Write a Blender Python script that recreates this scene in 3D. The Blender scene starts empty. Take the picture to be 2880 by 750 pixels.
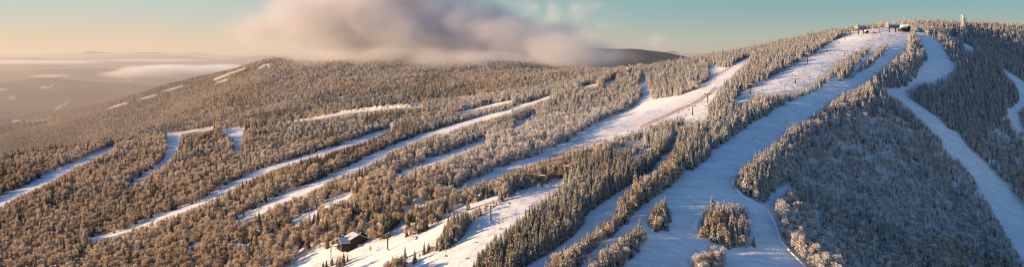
import bpy, bmesh, math, random
import numpy as np
from mathutils import Vector, Matrix

random.seed(7); rng = np.random.default_rng(11)
S = bpy.context.scene
C = S.collection
R = math.radians

# ------------------------------------------------------------------ camera model (survey units: metres, eye at the origin)
F, CU, HV = 2494.0, 1440.0, 155.0
def ray_point(u, v, Y): return ((u-CU)/F*Y, Y, (HV-v)/F*Y)
def project(x, y, z): return CU+F*x/y, HV-F*z/y

SUN_EL, SUN_AZ = R(9.3), R(12.0)          # light travels towards +X, a little towards +Y
SUN_DIR = Vector((-math.cos(SUN_EL)*math.cos(SUN_AZ), -math.cos(SUN_EL)*math.sin(SUN_AZ), math.sin(SUN_EL)))  # towards the sun

# ------------------------------------------------------------------ terrain height function
MAIN_UV = [
 (0,750,760),(400,750,690),(800,750,615),(1200,750,535),(1600,750,500),(2000,750,516),(2400,750,562),(2880,750,680),
 (985,690,605),(1380,622,565),(1520,530,620),(1850,430,720),(1880,330,850),(1650,360,860),(1440,440,770),(1250,510,700),
 (1050,570,665),(700,600,750),(350,620,850),(0,600,980),(0,520,1150),(300,430,1330),(0,450,1450),(300,410,1470),
 (480,378,1470),(700,362,1500),(700,450,1090),(1000,325,1550),(1000,420,1020),(1200,350,1220),(1400,330,1110),(1400,276,1480),
 (1600,242,1350),(1690,225,1270),(1780,212,1210),(1815,300,1000),(1815,220,1180),(1950,190,1200),(2090,160,1200),(2280,132,1190),
 (2400,98,1175),(2500,92,1180),(2600,92,1180),(2700,90,1300),(2880,84,1450),(2085,175,1090),(1980,250,950),(2200,200,960),
 (2070,270,880),(2350,140,1060),(2480,170,1000),(2400,220,920),(2250,265,850),(2100,380,720),(1990,500,610),(1950,620,548),
 (2480,240,930),(2250,345,774),(2120,455,656),(2080,560,590),(2200,660,550),(2400,400,790),(2600,400,850),(2300,560,668),
 (2500,560,735),(2700,560,790),(2750,500,850),(2620,110,1150),(2640,190,1030),(2560,260,955),(2500,257,940),(2640,340,905),
 (2720,420,885),(2800,560,810),(2860,660,750),(2800,250,1060),(2850,330,1010),(2880,450,960),(2800,150,1250),(1780,640,535),(1640,600,560)]
MAIN_XYZ = [(-950,1900,-340),(-500,1950,-290),(-200,2050,-215),(0,1950,-175),(200,1750,-125),(420,1650,-60),(700,1750,0),(1050,2000,-20),
 (-1050,1000,-245),(-800,700,-235),(-300,400,-185),(0,330,-150),(150,330,-150),(400,380,-190),(620,560,-200),(800,900,-150),(1000,1200,-40),(1300,1500,0),(-1300,1500,-300)]
MID_UV = [(0,440,3000),(0,400,3200),(300,400,2950),(600,330,2600),(420,258,3500),(500,240,3450),(587,222,3400),(660,197,3400),(720,178,3400),
 (770,166,3450),(815,175,3470),(855,184,3500),(1000,177,3600),(1100,172,3600),(1300,174,3500),(1500,187,3300),(1600,192,3200),(1700,204,3000),
 (1000,285,2050),(1300,267,1900),(1500,238,1800),(1650,212,1900),(800,305,2300),(500,322,2800),(300,330,3300),(250,302,3700),(400,350,2550),
 (900,235,2700),(1200,225,2500),(1400,215,2500),(700,250,2900),(1280,250,2060)]
MID_XYZ = [(-2600,3500,-345),(-900,4600,-260),(0,4600,-200),(-2100,4600,-380),(900,4200,-150),(-900,1650,-330),(-400,1450,-230),(0,1350,-170),(300,1250,-160),
 (700,1500,-150),(1000,2500,-150),(-3000,2500,-380),(-1500,2000,-340),(1500,3500,-200)]

class TPS:
    def __init__(self, pts, lam=0.15, sc=500.0):
        p = np.array(pts, float); self.sc = sc
        self.P = p[:, :2]/sc; n = len(p)
        A = np.zeros((n+3, n+3)); A[:n, :n] = self.k(self.P[:, None]-self.P[None]) + np.eye(n)*lam*0.02
        A[:n, n] = 1; A[:n, n+1:] = self.P; A[n:, :n] = A[:n, n:].T
        self.w = np.linalg.solve(A, np.concatenate([p[:, 2], [0, 0, 0]]))
    def k(self, d):
        r2 = (d**2).sum(-1)+1e-9
        return 0.5*r2*np.log(r2)
    def __call__(self, x, y):
        q = np.stack([np.ravel(x), np.ravel(y)], -1)/self.sc
        out = np.empty(len(q)); n = len(self.P)
        for i in range(0, len(q), 40000):
            c = q[i:i+40000]
            dx = c[:, 0:1]-self.P[None, :, 0]; dy = c[:, 1:2]-self.P[None, :, 1]
            r2 = dx*dx+dy*dy+1e-9
            out[i:i+40000] = (0.5*r2*np.log(r2))@self.w[:n] + self.w[n] + c@self.w[n+1:]
        return out.reshape(np.shape(x))

def _hash(ix, iy, s):
    h = (ix.astype(np.int64)*374761393 + iy.astype(np.int64)*668265263 + s*974634777) & 0xffffffff
    h = ((h ^ (h >> 13))*1274126177) & 0xffffffff
    return ((h ^ (h >> 16)) & 0xffff)/65535.0
def vnoise(x, y, s=0):
    x = np.asarray(x, float); y = np.asarray(y, float)
    ix = np.floor(x); iy = np.floor(y); fx = x-ix; fy = y-iy
    fx = fx*fx*(3-2*fx); fy = fy*fy*(3-2*fy)
    a = _hash(ix, iy, s); b = _hash(ix+1, iy, s); c = _hash(ix, iy+1, s); d = _hash(ix+1, iy+1, s)
    return (a*(1-fx)+b*fx)*(1-fy)+(c*(1-fx)+d*fx)*fy - 0.5
def fbm(x, y, s=0, o=4):
    t = 0; a = 1.0
    for k in range(o):
        t = t+a*vnoise(x*2**k, y*2**k, s+k); a *= 0.5
    return t

main_t = TPS([ray_point(*p) for p in MAIN_UV]+MAIN_XYZ)
mid_t = TPS([ray_point(*p) for p in MID_UV]+MID_XYZ, lam=0.008, sc=1200.0)
def sstep(a, b, x):
    t = np.clip((x-a)/(b-a), 0, 1); return t*t*(3-2*t)
def far_hill(x, y):
    """long dark hill behind the cloud"""
    hx = (x-800)/1500; hy = (y-6400)/900
    return -440+(484+22*fbm(x/500, y/500, 61, 4))*np.exp(-np.where(hx < 0, (hx*0.6)**2, (hx*1.15)**2)-hy**2)
def far_height(x, y):
    d = np.hypot(x, y)
    z = -385 + 230*fbm(x/2600, y/2200, 31, 4)
    rise = sstep(9000, 38000, d)
    z = z + rise*(250+420*fbm(x/9000, y/7000, 41, 4)) + sstep(5000, 12000, d)*150*fbm(x/4200, y/3000, 51, 4)
    hh = far_hill(x, y); k = np.maximum(80-np.abs(z-hh), 0)/80
    z = np.maximum(z, hh)+k*k*20
    return z + sstep(30000, 70000, d)*60
def height(x, y):
    x = np.asarray(x, float); y = np.asarray(y, float)
    nm = 1.3*fbm(x/38, y/38, 3, 4) + 5.5*fbm((x*0.78-y*0.62)/95, (x*0.62+y*0.78)/260, 23, 2)
    m = np.where(y < 2600, main_t(x, np.minimum(y, 2600)), -900) if True else 0
    # fade the main ridge out past its back and sides
    m = m - 600*sstep(2000, 2600, y) - 500*sstep(1500, 2300, np.abs(x-100))
    md = mid_t(x, y) - 700*sstep(4300, 5200, y) - 700*sstep(2400, 3600, np.abs(x+500)) + 34*fbm(x/360, y/420, 9, 5)*(1-0.75*sstep(2900, 3350, y))
    f = far_height(x, y)
    k = 10.0
    a = np.maximum(m+nm, md) + 0.0
    h = np.maximum(k-np.abs(m-md), 0)/k
    a = a + h*h*k*0.25
    h2 = np.maximum(40-np.abs(a-f), 0)/40
    return np.maximum(a, f) + h2*h2*10
def ground(u, v, y0=380, y1=5000, n=1600):
    """first point of the ground along the sight line of survey angles (u, v)"""
    Y = np.geomspace(y0, y1, n); x = (u-CU)/F*Y; z = (HV-v)/F*Y
    h = height(x, Y); i = int(np.argmax(h >= z))
    if h[i] < z[i]: i = int(np.argmin(z-h))
    if i > 0:
        d0 = z[i-1]-h[i-1]; d1 = z[i]-h[i]; t = d0/(d0-d1+1e-9)
        yy = Y[i-1]+(Y[i]-Y[i-1])*min(max(t, 0), 1)
    else: yy = Y[i]
    xx = (u-CU)/F*yy
    return Vector((xx, yy, float(height(np.array([xx]), np.array([yy]))[0])))
# ------------------------------------------------------------------ light settings
SKY_STR, SKY_DUST, SKY_OZ, SKY_GAIN = 0.15, 1.0, 2.5, (1.16, 1.44, 1.66)
SKY_HL, SKY_HR, SKY_TL, SKY_TR = (0.86, 0.63, 0.43), (0.50, 0.50, 0.40), (0.57, 0.63, 0.56), (0.26, 0.43, 0.45)
SUN_STR, SUN_COL = 10.0, (1.0, 0.67, 0.35)
HAZE_COL, HAZE_D, HAZE_TOP = (0.85, 0.80, 0.76), 1/19000, 60
MIST_COL, MIST_D = (0.56, 0.49, 0.44), 1/11000
CLOUD_D, FOG_D = 0.010, 0.0055
CLOUD_COL = (0.80, 0.785, 0.815)
DENOISE = True
CLOUDS = True
# ------------------------------------------------------------------ piste outlines surveyed from the viewpoint (angles), laid onto the ground
MW, MH = 2000, 500            # survey raster: u from -560 to 3440, v from 0 to 1000
def rast(poly, arr, val):
    p = np.array(poly, float); px = (p[:, 0]+560)/2; py = p[:, 1]/2
    y0 = max(int(py.min()), 0); y1 = min(int(py.max())+1, MH)
    xs = np.arange(MW)+0.5
    for r in range(y0, y1):
        y = r+0.5; cr = []
        for i in range(len(px)):
            xa, ya, xb, yb = px[i-1], py[i-1], px[i], py[i]
            if (ya <= y) != (yb <= y): cr.append(xa+(y-ya)/(yb-ya)*(xb-xa))
        cr.sort()
        for k in range(0, len(cr)-1, 2):
            arr[r, (xs >= cr[k]) & (xs < cr[k+1])] = val
def samp(arr, u, v):
    i = np.clip(((np.asarray(u)+560)/2).astype(int), 0, MW-1); j = np.clip((np.asarray(v)/2).astype(int), 0, MH-1)
    return arr[j, i]
def samp_lin(arr, u, v):
    x = np.clip((np.asarray(u)+560)/2-0.5, 0, MW-1.001); y = np.clip(np.asarray(v)/2-0.5, 0, MH-1.001)
    i = x.astype(int); j = y.astype(int); fx = x-i; fy = y-j
    return (arr[j, i]*(1-fx)+arr[j, i+1]*fx)*(1-fy)+(arr[j+1, i]*(1-fx)+arr[j+1, i+1]*fx)*fy

PISTES = [
 # main sunlit piste with its small side trails
 [(2111,157),(2069,179),(2040,194),(2022,186),(2016,182),(1991,190),(2000,206),(1991,224),(1960,252),(1915,268),(1854,278),(1834,277),(1831,263),(1820,235),(1809,221),(1801,208),(1803,235),(1810,260),(1798,285),(1775,305),(1731,324),(1680,344),(1630,375),(1600,398),(1552,417),(1496,442),(1440,459),(1380,487),(1324,509),(1268,537),(1223,559),(1180,573),(1145,581),(1122,587),(1145,587),(1212,568),(1251,545),(1307,526),(1380,503),(1440,478),(1496,459),(1552,442),(1602,428),(1675,406),(1720,389),(1753,375),(1775,369),(1820,352),(1882,330),(1921,324),(1926,339),(1980,336),(1992,312),(1977,309),(1995,288),(2007,273),(2022,246),(2045,222),(2077,193),(2111,162)],
 # lift face below the left summit terminal
 [(2111,246),(2160,222),(2194,204),(2233,184),(2272,162),(2311,137),(2344,115),(2384,98),(2406,95),(2456,89),(2551,84),(2556,100),(2470,118),(2445,126),(2406,143),(2372,162),(2328,196),(2294,224),(2244,252),(2160,262),(2133,256),(2111,274),(2083,291),(2062,282)],
 # third piste from the right summit terminal down through the shade to the bottom edge
 [(2456,89),(2551,84),(2554,105),(2551,131),(2546,140),(2518,162),(2495,182),(2462,198),(2456,215),(2412,240),(2367,260),(2317,296),(2272,330),(2216,363),(2190,395),(2160,422),(2133,436),(2088,470),(2063,498),(2063,526),(2094,548),(2133,568),(2155,572),(2160,543),(2194,529),(2233,517),(2194,548),(2182,587),(2194,632),(2210,688),(2244,722),(2290,770),(2330,850),(1560,850),(1624,750),(1664,710),(1686,688),(1719,666),(1750,638),(1770,615),(1798,587),(1831,559),(1882,532),(1915,501),(1921,481),(1954,476),(1988,448),(2027,409),(2077,375),(2105,352),(2160,324),(2188,302),(2244,280),(2300,252),(2350,212),(2384,224),(2406,190),(2440,151),(2465,118)],
 # narrow blue trail between the two spruce strips
 [(1898,383),(1887,409),(1884,425),(1854,442),(1831,481),(1787,509),(1742,537),(1708,559),(1669,587),(1644,610),(1641,627),(1608,666),(1552,705),(1496,738),(1440,790),(1490,790),(1524,750),(1552,722),(1608,688),(1658,655),(1680,632),(1720,604),(1736,587),(1745,554),(1787,515),(1831,492),(1876,448),(1887,428),(1901,409),(1905,378)],
 # lower sunlit slope and the snow yard around the lift building
 [(1608,504),(1552,509),(1496,526),(1440,543),(1407,548),(1357,562),(1312,580),(1257,608),(1212,641),(1161,668),(1139,671),(1134,635),(1106,649),(1100,671),(1055,682),(1000,690),(949,699),(916,699),(865,716),(815,750),(760,790),(1290,790),(1329,750),(1346,710),(1391,671),(1440,632),(1496,582),(1552,543),(1585,515)],
 # second trail on the left of the main piste
 [(1440,305),(1391,319),(1335,333),(1279,349),(1234,363),(1190,375),(1111,406),(1055,431),(988,464),(932,492),(860,520),(804,545),(748,571),(720,585),(693,599),(660,621),(682,621),(720,604),(737,599),(776,576),(832,554),(888,529),(927,509),(938,495),(1000,476),(1050,453),(1100,425),(1167,397),(1223,375),(1251,375),(1279,363),(1335,344),(1391,330),(1440,313)],
 [(620,700),(660,692),(700,684),(700,689),(660,697)],
 [(1440,300),(1496,285),(1540,270),(1565,268),(1530,278),(1496,292),(1444,309)], [(1636,243),(1680,236),(1680,240),(1640,247)], [(1700,236),(1731,223),(1733,226),(1705,240)],
 # long sunlit trail further left
 [(1106,358),(1078,366),(1044,375),(1000,392),(944,411),(860,436),(787,459),(720,479),(671,506),(615,532),(559,568),(503,585),(447,607),(391,629),(358,643),(324,655),(246,668),(246,677),(324,661),(391,636),(447,616),(503,597),(570,572),(626,544),(671,516),(720,496),(742,487),(793,467),(877,439),(955,417),(1022,397),(1067,378),(1100,363)],
 # road under the icy ledge
 [(690,360),(748,349),(888,331),(972,312),(1033,305),(1111,297),(1190,295),(1190,299),(1111,305),(1033,313),(972,320),(888,335),(748,351),(690,362)],
 [(1290,316),(1357,299),(1440,281),(1440,286),(1360,303),(1295,320)],
 # snow clearing and two short trails at the far rim
 [(467,372),(510,369),(562,361),(603,353),(603,361),(577,369),(540,371),(510,377),(505,400),(498,428),(482,441),(459,464),(420,488),(393,507),(341,533),(393,499),(446,464),(459,448),(471,421),(469,395)],
 [(646,362),(682,360),(690,361),(684,366),(681,390),(679,418),(668,426),(659,427),(656,389),(620,366)],
 # leftmost trail
 [(325,406),(282,425),(229,448),(170,473),(111,502),(59,529),(0,555),(-80,592),(-80,614),(0,579),(39,558),(85,535),(138,511),(177,488),(223,463),(275,440),(302,427),(326,411)],
 # lift line trail between the second trail and the main piste
 [(1363,389),(1279,423),(1201,453),(1106,495),(1111,504),(1156,481),(1212,462),(1279,434),(1371,395)],
 [(900,572),(965,553),(1000,537),(990,550),(915,585)], [(815,628),(850,603),(890,585),(900,590),(860,612),(830,630)],
 [(1440,358),(1470,340),(1505,318),(1510,322),(1475,345),(1445,362)],
 # glimpses of the upper lift line
 [(1715,438),(1738,423),(1786,400),(1812,388),(1814,393),(1786,407),(1755,424),(1735,436)], [(1770,445),(1812,420),(1840,410),(1842,416),(1812,430),(1780,450)],
 # right hand trail into the bowl
 [(2576,92),(2590,112),(2604,140),(2613,162),(2596,184),(2579,212),(2562,235),(2546,243),(2495,252),(2495,260),(2523,274),(2551,293),(2574,319),(2602,341),(2630,375),(2646,381),(2652,414),(2697,448),(2741,498),(2764,543),(2797,599),(2831,655),(2880,733),(2960,860),(3050,860),(2960,680),(2880,576),(2853,554),(2820,504),(2764,453),(2719,409),(2697,375),(2663,358),(2635,330),(2596,302),(2551,274),(2546,257),(2562,240),(2585,232),(2624,229),(2663,207),(2688,193),(2690,182),(2674,173),(2658,145),(2646,120),(2624,106),(2587,89)],
 [(2820,196),(2853,229),(2867,257),(2864,291),(2831,313),(2842,335),(2864,375),(2875,363),(2866,330),(2864,313),(2880,296),(2950,270),(2950,240),(2880,229),(2853,212),(2827,196)],
 [(2711,120),(2741,137),(2736,146),(2713,132)], [(2674,102),(2690,108),(2686,114),(2674,108)],
 # pale runs on the ridge across the valley
 [(380,281),(410,272),(440,264),(441,267),(412,276)], [(450,259),(480,248),(515,240),(515,243),(482,252)], [(290,310),(330,294),(360,287),(360,290),(332,298)],
 [(600,222),(640,206),(690,190),(692,192),(642,210),(602,226)], [(722,193),(742,180),(758,178),(760,190),(754,191),(750,182),(728,195)],
 [(606,231),(640,222),(641,225),(610,233)],
]
ISLANDS = [
 [(1965,640),(1971,610),(1999,575),(2055,566),(2105,585),(2114,615),(2105,649),(2122,688),(2094,696),(2044,693),(1982,670)],
 [(1915,790),(1962,716),(2010,694),(2044,708),(2040,748),(2025,790)],
 [(1816,632),(1834,580),(1868,562),(1894,600),(1874,640),(1848,650)],
 [(1630,800),(1652,745),(1712,692),(1748,668),(1788,640),(1818,648),(1822,676),(1782,716),(1746,756),(1722,800)],
 [(1195,712),(1189,690),(1206,680),(1240,658),(1257,619),(1290,598),(1324,590),(1385,562),(1441,535),(1440,549),(1391,581),(1324,629),(1301,668),(1257,701)],
 [(850,790),(880,744),(930,722),(975,710),(992,717),(985,735),(960,752),(960,790)],
 [(1060,790),(1085,737),(1115,722),(1140,720),(1152,752),(1140,790)],
 [(2350,214),(2294,248),(2244,278),(2244,256),(2294,226),(2328,198),(2372,164),(2406,145),(2440,130),(2446,134),(2400,170)],
 [(2384,226),(2360,228),(2355,212),(2385,190),(2400,178),(2404,192)],
 [(2410,210),(2392,226),(2384,222),(2400,204),(2440,160),(2480,122),(2497,118),(2499,130),(2488,150),(2462,178)],
]
ISLANDS_SPR = [7, 8, 9]
MASK = np.zeros((MH, MW), np.float32)
for p in PISTES: rast(p, MASK, 1.0)
for p in ISLANDS: rast(p, MASK, 0.0)
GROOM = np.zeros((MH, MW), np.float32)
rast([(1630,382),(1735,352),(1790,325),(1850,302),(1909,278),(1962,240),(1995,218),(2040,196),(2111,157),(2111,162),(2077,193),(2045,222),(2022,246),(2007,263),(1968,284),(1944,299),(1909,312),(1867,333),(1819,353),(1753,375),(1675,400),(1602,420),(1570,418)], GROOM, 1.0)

# share of spruce among the trees, by region of the survey
SPR = np.full((MH, MW), 0.22, np.float32)
for val, poly in [
 (0.50, [(300,150),(1850,150),(1850,270),(1400,262),(1000,310),(700,345),(480,365),(300,400)]),
 (0.15, [(-560,430),(300,400),(470,380),(700,420),(1000,330),(1050,380),(720,470),(400,620),(700,600),(850,560),(800,700),(700,1000),(-560,1000)]),
 (0.30, [(460,375),(700,355),(680,400),(560,470),(470,460)]),
 (0.88, [(880,265),(1100,250),(1330,255),(1350,275),(1200,285),(1000,300),(880,300)]),
 (0.40, [(700,360),(1000,320),(1300,300),(1450,280),(1450,310),(1190,370),(1050,370),(850,430),(700,440)]),
 (0.72, [(1440,315),(1300,355),(1180,378),(1050,425),(930,480),(860,500),(840,470),(950,425),(1070,385),(1120,362),(1250,345)]),
 (0.42, [(1440,320),(1440,480),(1300,425),(1100,495),(900,560),(860,530),(1000,480),(1200,390)]),
 (0.14, [(1640,350),(1500,430),(1300,510),(1130,580),(960,600),(1000,545),(1150,490),(1400,380),(1500,330)]),
 (0.55, [(1440,270),(1600,235),(1790,200),(1812,262),(1775,300),(1640,345),(1500,330),(1440,330)]),
 (0.92, [(1798,215),(1860,190),(2100,130),(2460,80),(2400,98),(2310,140),(2190,208),(2100,260),(2010,300),(1990,270),(2020,210),(1990,188),(1995,225),(1920,268),(1840,280)]),
 (0.36, [(1100,600),(1300,535),(1500,465),(1700,405),(1800,370),(1880,345),(1880,380),(1700,440),(1590,500),(1400,550),(1250,612),(1140,670),(1090,670)]),
 (0.40, [(800,740),(880,600),(1000,590),(1130,600),(1130,650),(1050,685),(940,705)]),
 (0.96, [(1250,850),(1340,740),(1440,640),(1600,515),(1700,455),(1800,405),(1890,372),(1895,430),(1840,480),(1700,570),(1640,640),(1560,705),(1420,850)]),
 (0.86, [(1880,480),(1880,395),(1900,330),(2000,305),(2090,285),(2170,258),(2290,225),(2440,130),(2460,150),(2350,218),(2250,290),(2160,335),(2070,395),(1980,475),(1920,490)]),
 (0.62, [(1480,850),(1500,745),(1640,660),(1740,600),(1790,520),(1880,450),(1920,495),(1830,560),(1740,650),(1620,760),(1560,850)]),
 (0.45, ISLANDS[0]), (0.04, ISLANDS[1]), (0.9, ISLANDS[2]), (0.5, ISLANDS[3]), (0.55, ISLANDS[4]), (0.6, ISLANDS[5]), (0.2, ISLANDS[6]),
 (0.95, ISLANDS[7]), (0.95, ISLANDS[8]), (0.95, ISLANDS[9]),
 (0.82, [(2060,540),(2060,500),(2100,465),(2200,380),(2320,300),(2460,215),(2540,150),(2555,90),(2580,90),(2615,165),(2560,250),(2500,270),(2440,300),(2330,330),(2250,400),(2180,500),(2150,570)]),
 (0.55, [(2440,300),(2520,280),(2600,350),(2640,400),(2500,330),(2420,340)]),
 (0.92, [(2580,85),(2640,60),(3440,40),(3440,300),(2900,300),(2860,360),(2800,440),(2720,400),(2560,290),(2600,230),(2690,195)]),
 (0.25, [(2680,390),(2860,350),(3440,300),(3440,700),(2900,600)]),
 (0.05, [(2180,560),(2300,380),(2450,330),(2640,400),(2760,560),(2880,750),(2960,900),(2300,900),(2210,690)]),
 ]: rast(poly, SPR, val)

STRIPS = ISLANDS[:7]+[
 [(1640,640),(1740,560),(1790,515),(1850,450),(1885,440),(1925,490),(1880,535),(1830,570),(1798,600),(1760,640),(1719,680),(1660,730),(1600,790),(1500,850),(1400,850),(1496,748),(1552,716),(1610,682)],
 [(2055,545),(2055,500),(2100,455),(2200,370),(2250,340),(2290,400),(2200,520),(2170,575)],
 [(1290,850),(1340,740),(1440,640),(1600,515),(1740,450),(1890,390),(1880,440),(1830,490),(1740,540),(1645,625),(1560,712),(1430,850)],
 [(2175,590),(2230,570),(2330,700),(2400,850),(2300,850),(2210,690)]]
STRIP = np.zeros((MH, MW), np.float32)
for p in STRIPS: rast(p, STRIP, 1.0)
# ------------------------------------------------------------------ node helpers and materials
class N:
    """small helper around a node tree"""
    def __init__(self, nt): self.nt = nt
    def n(self, t, **kw):
        nd = self.nt.nodes.new(t)
        for k, v in kw.items():
            if k.startswith('i_'):
                nd.inputs[int(k[2:]) if k[2:].isdigit() else k[2:].replace('_', ' ')].default_value = v
            else: setattr(nd, k, v)
        return nd
    def l(self, a, b): self.nt.links.new(a, b)
    def val(self, x, sock):
        if hasattr(x, 'is_linked') or hasattr(x, 'links'): self.l(x, sock)
        else: sock.default_value = x
    def math(self, op, a, b=0.0, c=None, clamp=False):
        nd = self.n('ShaderNodeMath', operation=op, use_clamp=clamp)
        self.val(a, nd.inputs[0]); self.val(b, nd.inputs[1])
        if c is not None: self.val(c, nd.inputs[2])
        return nd.outputs[0]
    def mixc(self, f, a, b, mode='MIX'):
        nd = self.n('ShaderNodeMix', data_type='RGBA', blend_type=mode)
        self.val(f, nd.inputs[0]); self.val(a, nd.inputs[6]); self.val(b, nd.inputs[7])
        return nd.outputs[2]
    def attr(self, name, typ='GEOMETRY', out=2):
        return self.n('ShaderNodeAttribute', attribute_name=name, attribute_type=typ).outputs[out]
    def noise(self, scale, detail=4, rough=0.55, vec=None, out=0, w=None):
        nd = self.n('ShaderNodeTexNoise'); nd.inputs['Scale'].default_value = scale
        nd.inputs['Detail'].default_value = detail; nd.inputs['Roughness'].default_value = rough
        if vec is not None: self.l(vec, nd.inputs['Vector'])
        return nd.outputs[out]
    def rng(self, x, a, b, c=0.0, d=1.0, smooth=False):
        nd = self.n('ShaderNodeMapRange', interpolation_type='SMOOTHSTEP' if smooth else 'LINEAR')
        self.val(x, nd.inputs[0])
        for i, q in enumerate((a, b, c, d)): nd.inputs[i+1].default_value = q
        return nd.outputs[0]
def rgb(r, g, b): return (r, g, b, 1.0)
def new_mat(name):
    m = bpy.data.materials.new(name); m.use_nodes = True
    nt = m.node_tree; k = N(nt); b = nt.nodes['Principled BSDF']
    b.inputs['Roughness'].default_value = 0.9; b.inputs['Specular IOR Level'].default_value = 0.15
    return m, k, b
def simple_mat(name, col, rough=0.7, var=0.25, scale=1.5, metal=0.0, snow=0.0, stretch=None):
    """paint, wood or metal with a mottled tone, and rime on its upward faces"""
    m, k, b = new_mat(name)
    tc = k.n('ShaderNodeTexCoord'); vec = tc.outputs['Object']
    if stretch:
        mp = k.n('ShaderNodeMapping'); mp.inputs['Scale'].default_value = stretch; k.l(vec, mp.inputs[0]); vec = mp.outputs[0]
    f = k.noise(scale, 5, 0.6, vec)
    c = k.mixc(k.rng(f, 0.3, 0.7), rgb(*[x*(1-var) for x in col]), rgb(*[min(1, x*(1+var)) for x in col]))
    if snow > 0:
        g = k.n('ShaderNodeNewGeometry'); s = k.n('ShaderNodeSeparateXYZ'); k.l(g.outputs['Normal'], s.inputs[0])
        up = k.math('ADD', s.outputs['Z'], k.math('MULTIPLY', k.math('SUBTRACT', k.noise(scale*2, 4, 0.6, vec), 0.5), 1.2))
        c = k.mixc(k.rng(up, 0.45-snow, 0.7-snow), c, rgb(0.78, 0.79, 0.82))
    k.l(c, b.inputs['Base Color']); b.inputs['Roughness'].default_value = rough; b.inputs['Metallic'].default_value = metal
    return m

# --- snow ground
m_ground, k, b = new_mat('snow_ground')
pos = k.n('ShaderNodeNewGeometry').outputs['Position']
piste = k.attr('piste'); groom = k.attr('groom'); far = k.attr('far'); field = k.attr('field')
big = k.noise(0.012, 5, 0.6, pos); med = k.noise(0.09, 5, 0.6, pos); fine = k.noise(0.9, 4, 0.6, pos)
mpw = k.n('ShaderNodeMapping'); mpw.inputs['Scale'].default_value = (0.03, 0.16, 0.1); mpw.inputs['Rotation'].default_value = (0, 0, R(-38)); k.l(pos, mpw.inputs[0])
track = k.noise(1.6, 4, 0.6, mpw.outputs[0])
snow = k.mixc(k.rng(med, 0.3, 0.7), rgb(0.74, 0.745, 0.76), rgb(0.85, 0.845, 0.84))
snow = k.mixc(k.rng(track, 0.42, 0.62), snow, rgb(0.64, 0.655, 0.70))
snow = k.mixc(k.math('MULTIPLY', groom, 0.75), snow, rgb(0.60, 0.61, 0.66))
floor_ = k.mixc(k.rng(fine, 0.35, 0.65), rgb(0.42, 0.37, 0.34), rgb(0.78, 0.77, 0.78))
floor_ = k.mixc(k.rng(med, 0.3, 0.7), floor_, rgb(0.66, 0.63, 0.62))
pf = k.math('MULTIPLY', piste, k.math('MAXIMUM', k.math('SUBTRACT', 1.0, k.attr('remote')), k.rng(k.noise(0.03, 4, 0.6, pos), 0.42, 0.6, 0.0, 0.5)))
edge = k.math('ADD', pf, k.math('MULTIPLY', k.math('SUBTRACT', fine, 0.5), 0.5))
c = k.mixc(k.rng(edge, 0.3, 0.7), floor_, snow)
fn = k.noise(0.02, 7, 0.7, pos); fb = k.noise(0.0011, 6, 0.6, pos)
wood = k.mixc(k.rng(fn, 0.36, 0.64), rgb(0.19, 0.15, 0.12), rgb(0.50, 0.41, 0.34))
wood = k.mixc(k.rng(fb, 0.42, 0.62), wood, rgb(0.15, 0.13, 0.12))
wood = k.mixc(k.attr('conifer_shade'), wood, k.mixc(k.rng(fn, 0.3, 0.7), rgb(0.035, 0.045, 0.05), rgb(0.10, 0.11, 0.12)))  # far hill: spruce tone, with cloud shade and blue haze put into the colour
wood = k.mixc(k.math('MULTIPLY', field, k.rng(fb, 0.3, 0.6, 0.6, 1.0)), wood, rgb(0.72, 0.72, 0.74))
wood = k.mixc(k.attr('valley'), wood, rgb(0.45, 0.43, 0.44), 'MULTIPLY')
wood = k.mixc(k.math('MULTIPLY', field, 0.95), wood, rgb(0.72, 0.72, 0.74))
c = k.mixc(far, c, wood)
k.l(c, b.inputs['Base Color'])
bp = k.n('ShaderNodeBump'); bp.inputs['Strength'].default_value = 0.7; bp.inputs['Distance'].default_value = 0.6
hsum = k.math('ADD', k.math('MULTIPLY', med, 2.4), k.math('ADD', k.math('MULTIPLY', fine, 0.18), k.math('MULTIPLY', track, 1.0)))
k.l(hsum, bp.inputs['Height']); k.l(bp.outputs[0], b.inputs['Normal'])

# --- trees: per-face 'rime' (0 twig or needle, 1 snow), per-tree 'frost'
def tree_mat(name, dark_a, dark_b, snow_a, snow_b, amount, rimed, thin=0.0):
    m, k, b = new_mat(name)
    rime = k.attr('rime'); frost = k.attr('frost', 'INSTANCER'); tone = k.attr('tone', 'INSTANCER')
    dark = k.mixc(tone, rgb(*dark_a), rgb(*dark_b)); sn = k.mixc(tone, rgb(*snow_a), rgb(*snow_b))
    dark = k.mixc(k.rng(frost, 0.62, 1.0, 0.0, 0.75, True), dark, rgb(*rimed)); sn = k.mixc(k.rng(frost, 0.62, 1.0, 0.0, 0.65, True), sn, rgb(0.80, 0.80, 0.82))
    f = k.math('MULTIPLY', rime, k.rng(frost, 0, 1, amount[0], amount[1]), clamp=True)
    c = k.mixc(f, dark, sn); k.l(c, b.inputs['Base Color'])
    if thin > 0:
        t = k.n('ShaderNodeBsdfTranslucent'); k.l(c, t.inputs[0]); x = k.n('ShaderNodeMixShader'); x.inputs[0].default_value = thin
        k.l(b.outputs[0], x.inputs[1]); k.l(t.outputs[0], x.inputs[2]); k.l(x.outputs[0], k.nt.nodes['Material Output'].inputs['Surface'])
    return m
m_needle = tree_mat('spruce_needles', (0.024, 0.028, 0.019), (0.052, 0.047, 0.032), (0.66, 0.58, 0.49), (0.84, 0.77, 0.69), (0.22, 0.95), (0.070, 0.076, 0.082))
m_twig = tree_mat('frosted_twigs', (0.31, 0.215, 0.135), (0.45, 0.325, 0.215), (0.80, 0.69, 0.57), (0.91, 0.84, 0.76), (0.54, 1.2), (0.52, 0.50, 0.50), 0.36)
m_bark = simple_mat('bark', (0.075, 0.058, 0.047), 0.95, 0.3, 3.0, snow=0.05)

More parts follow.
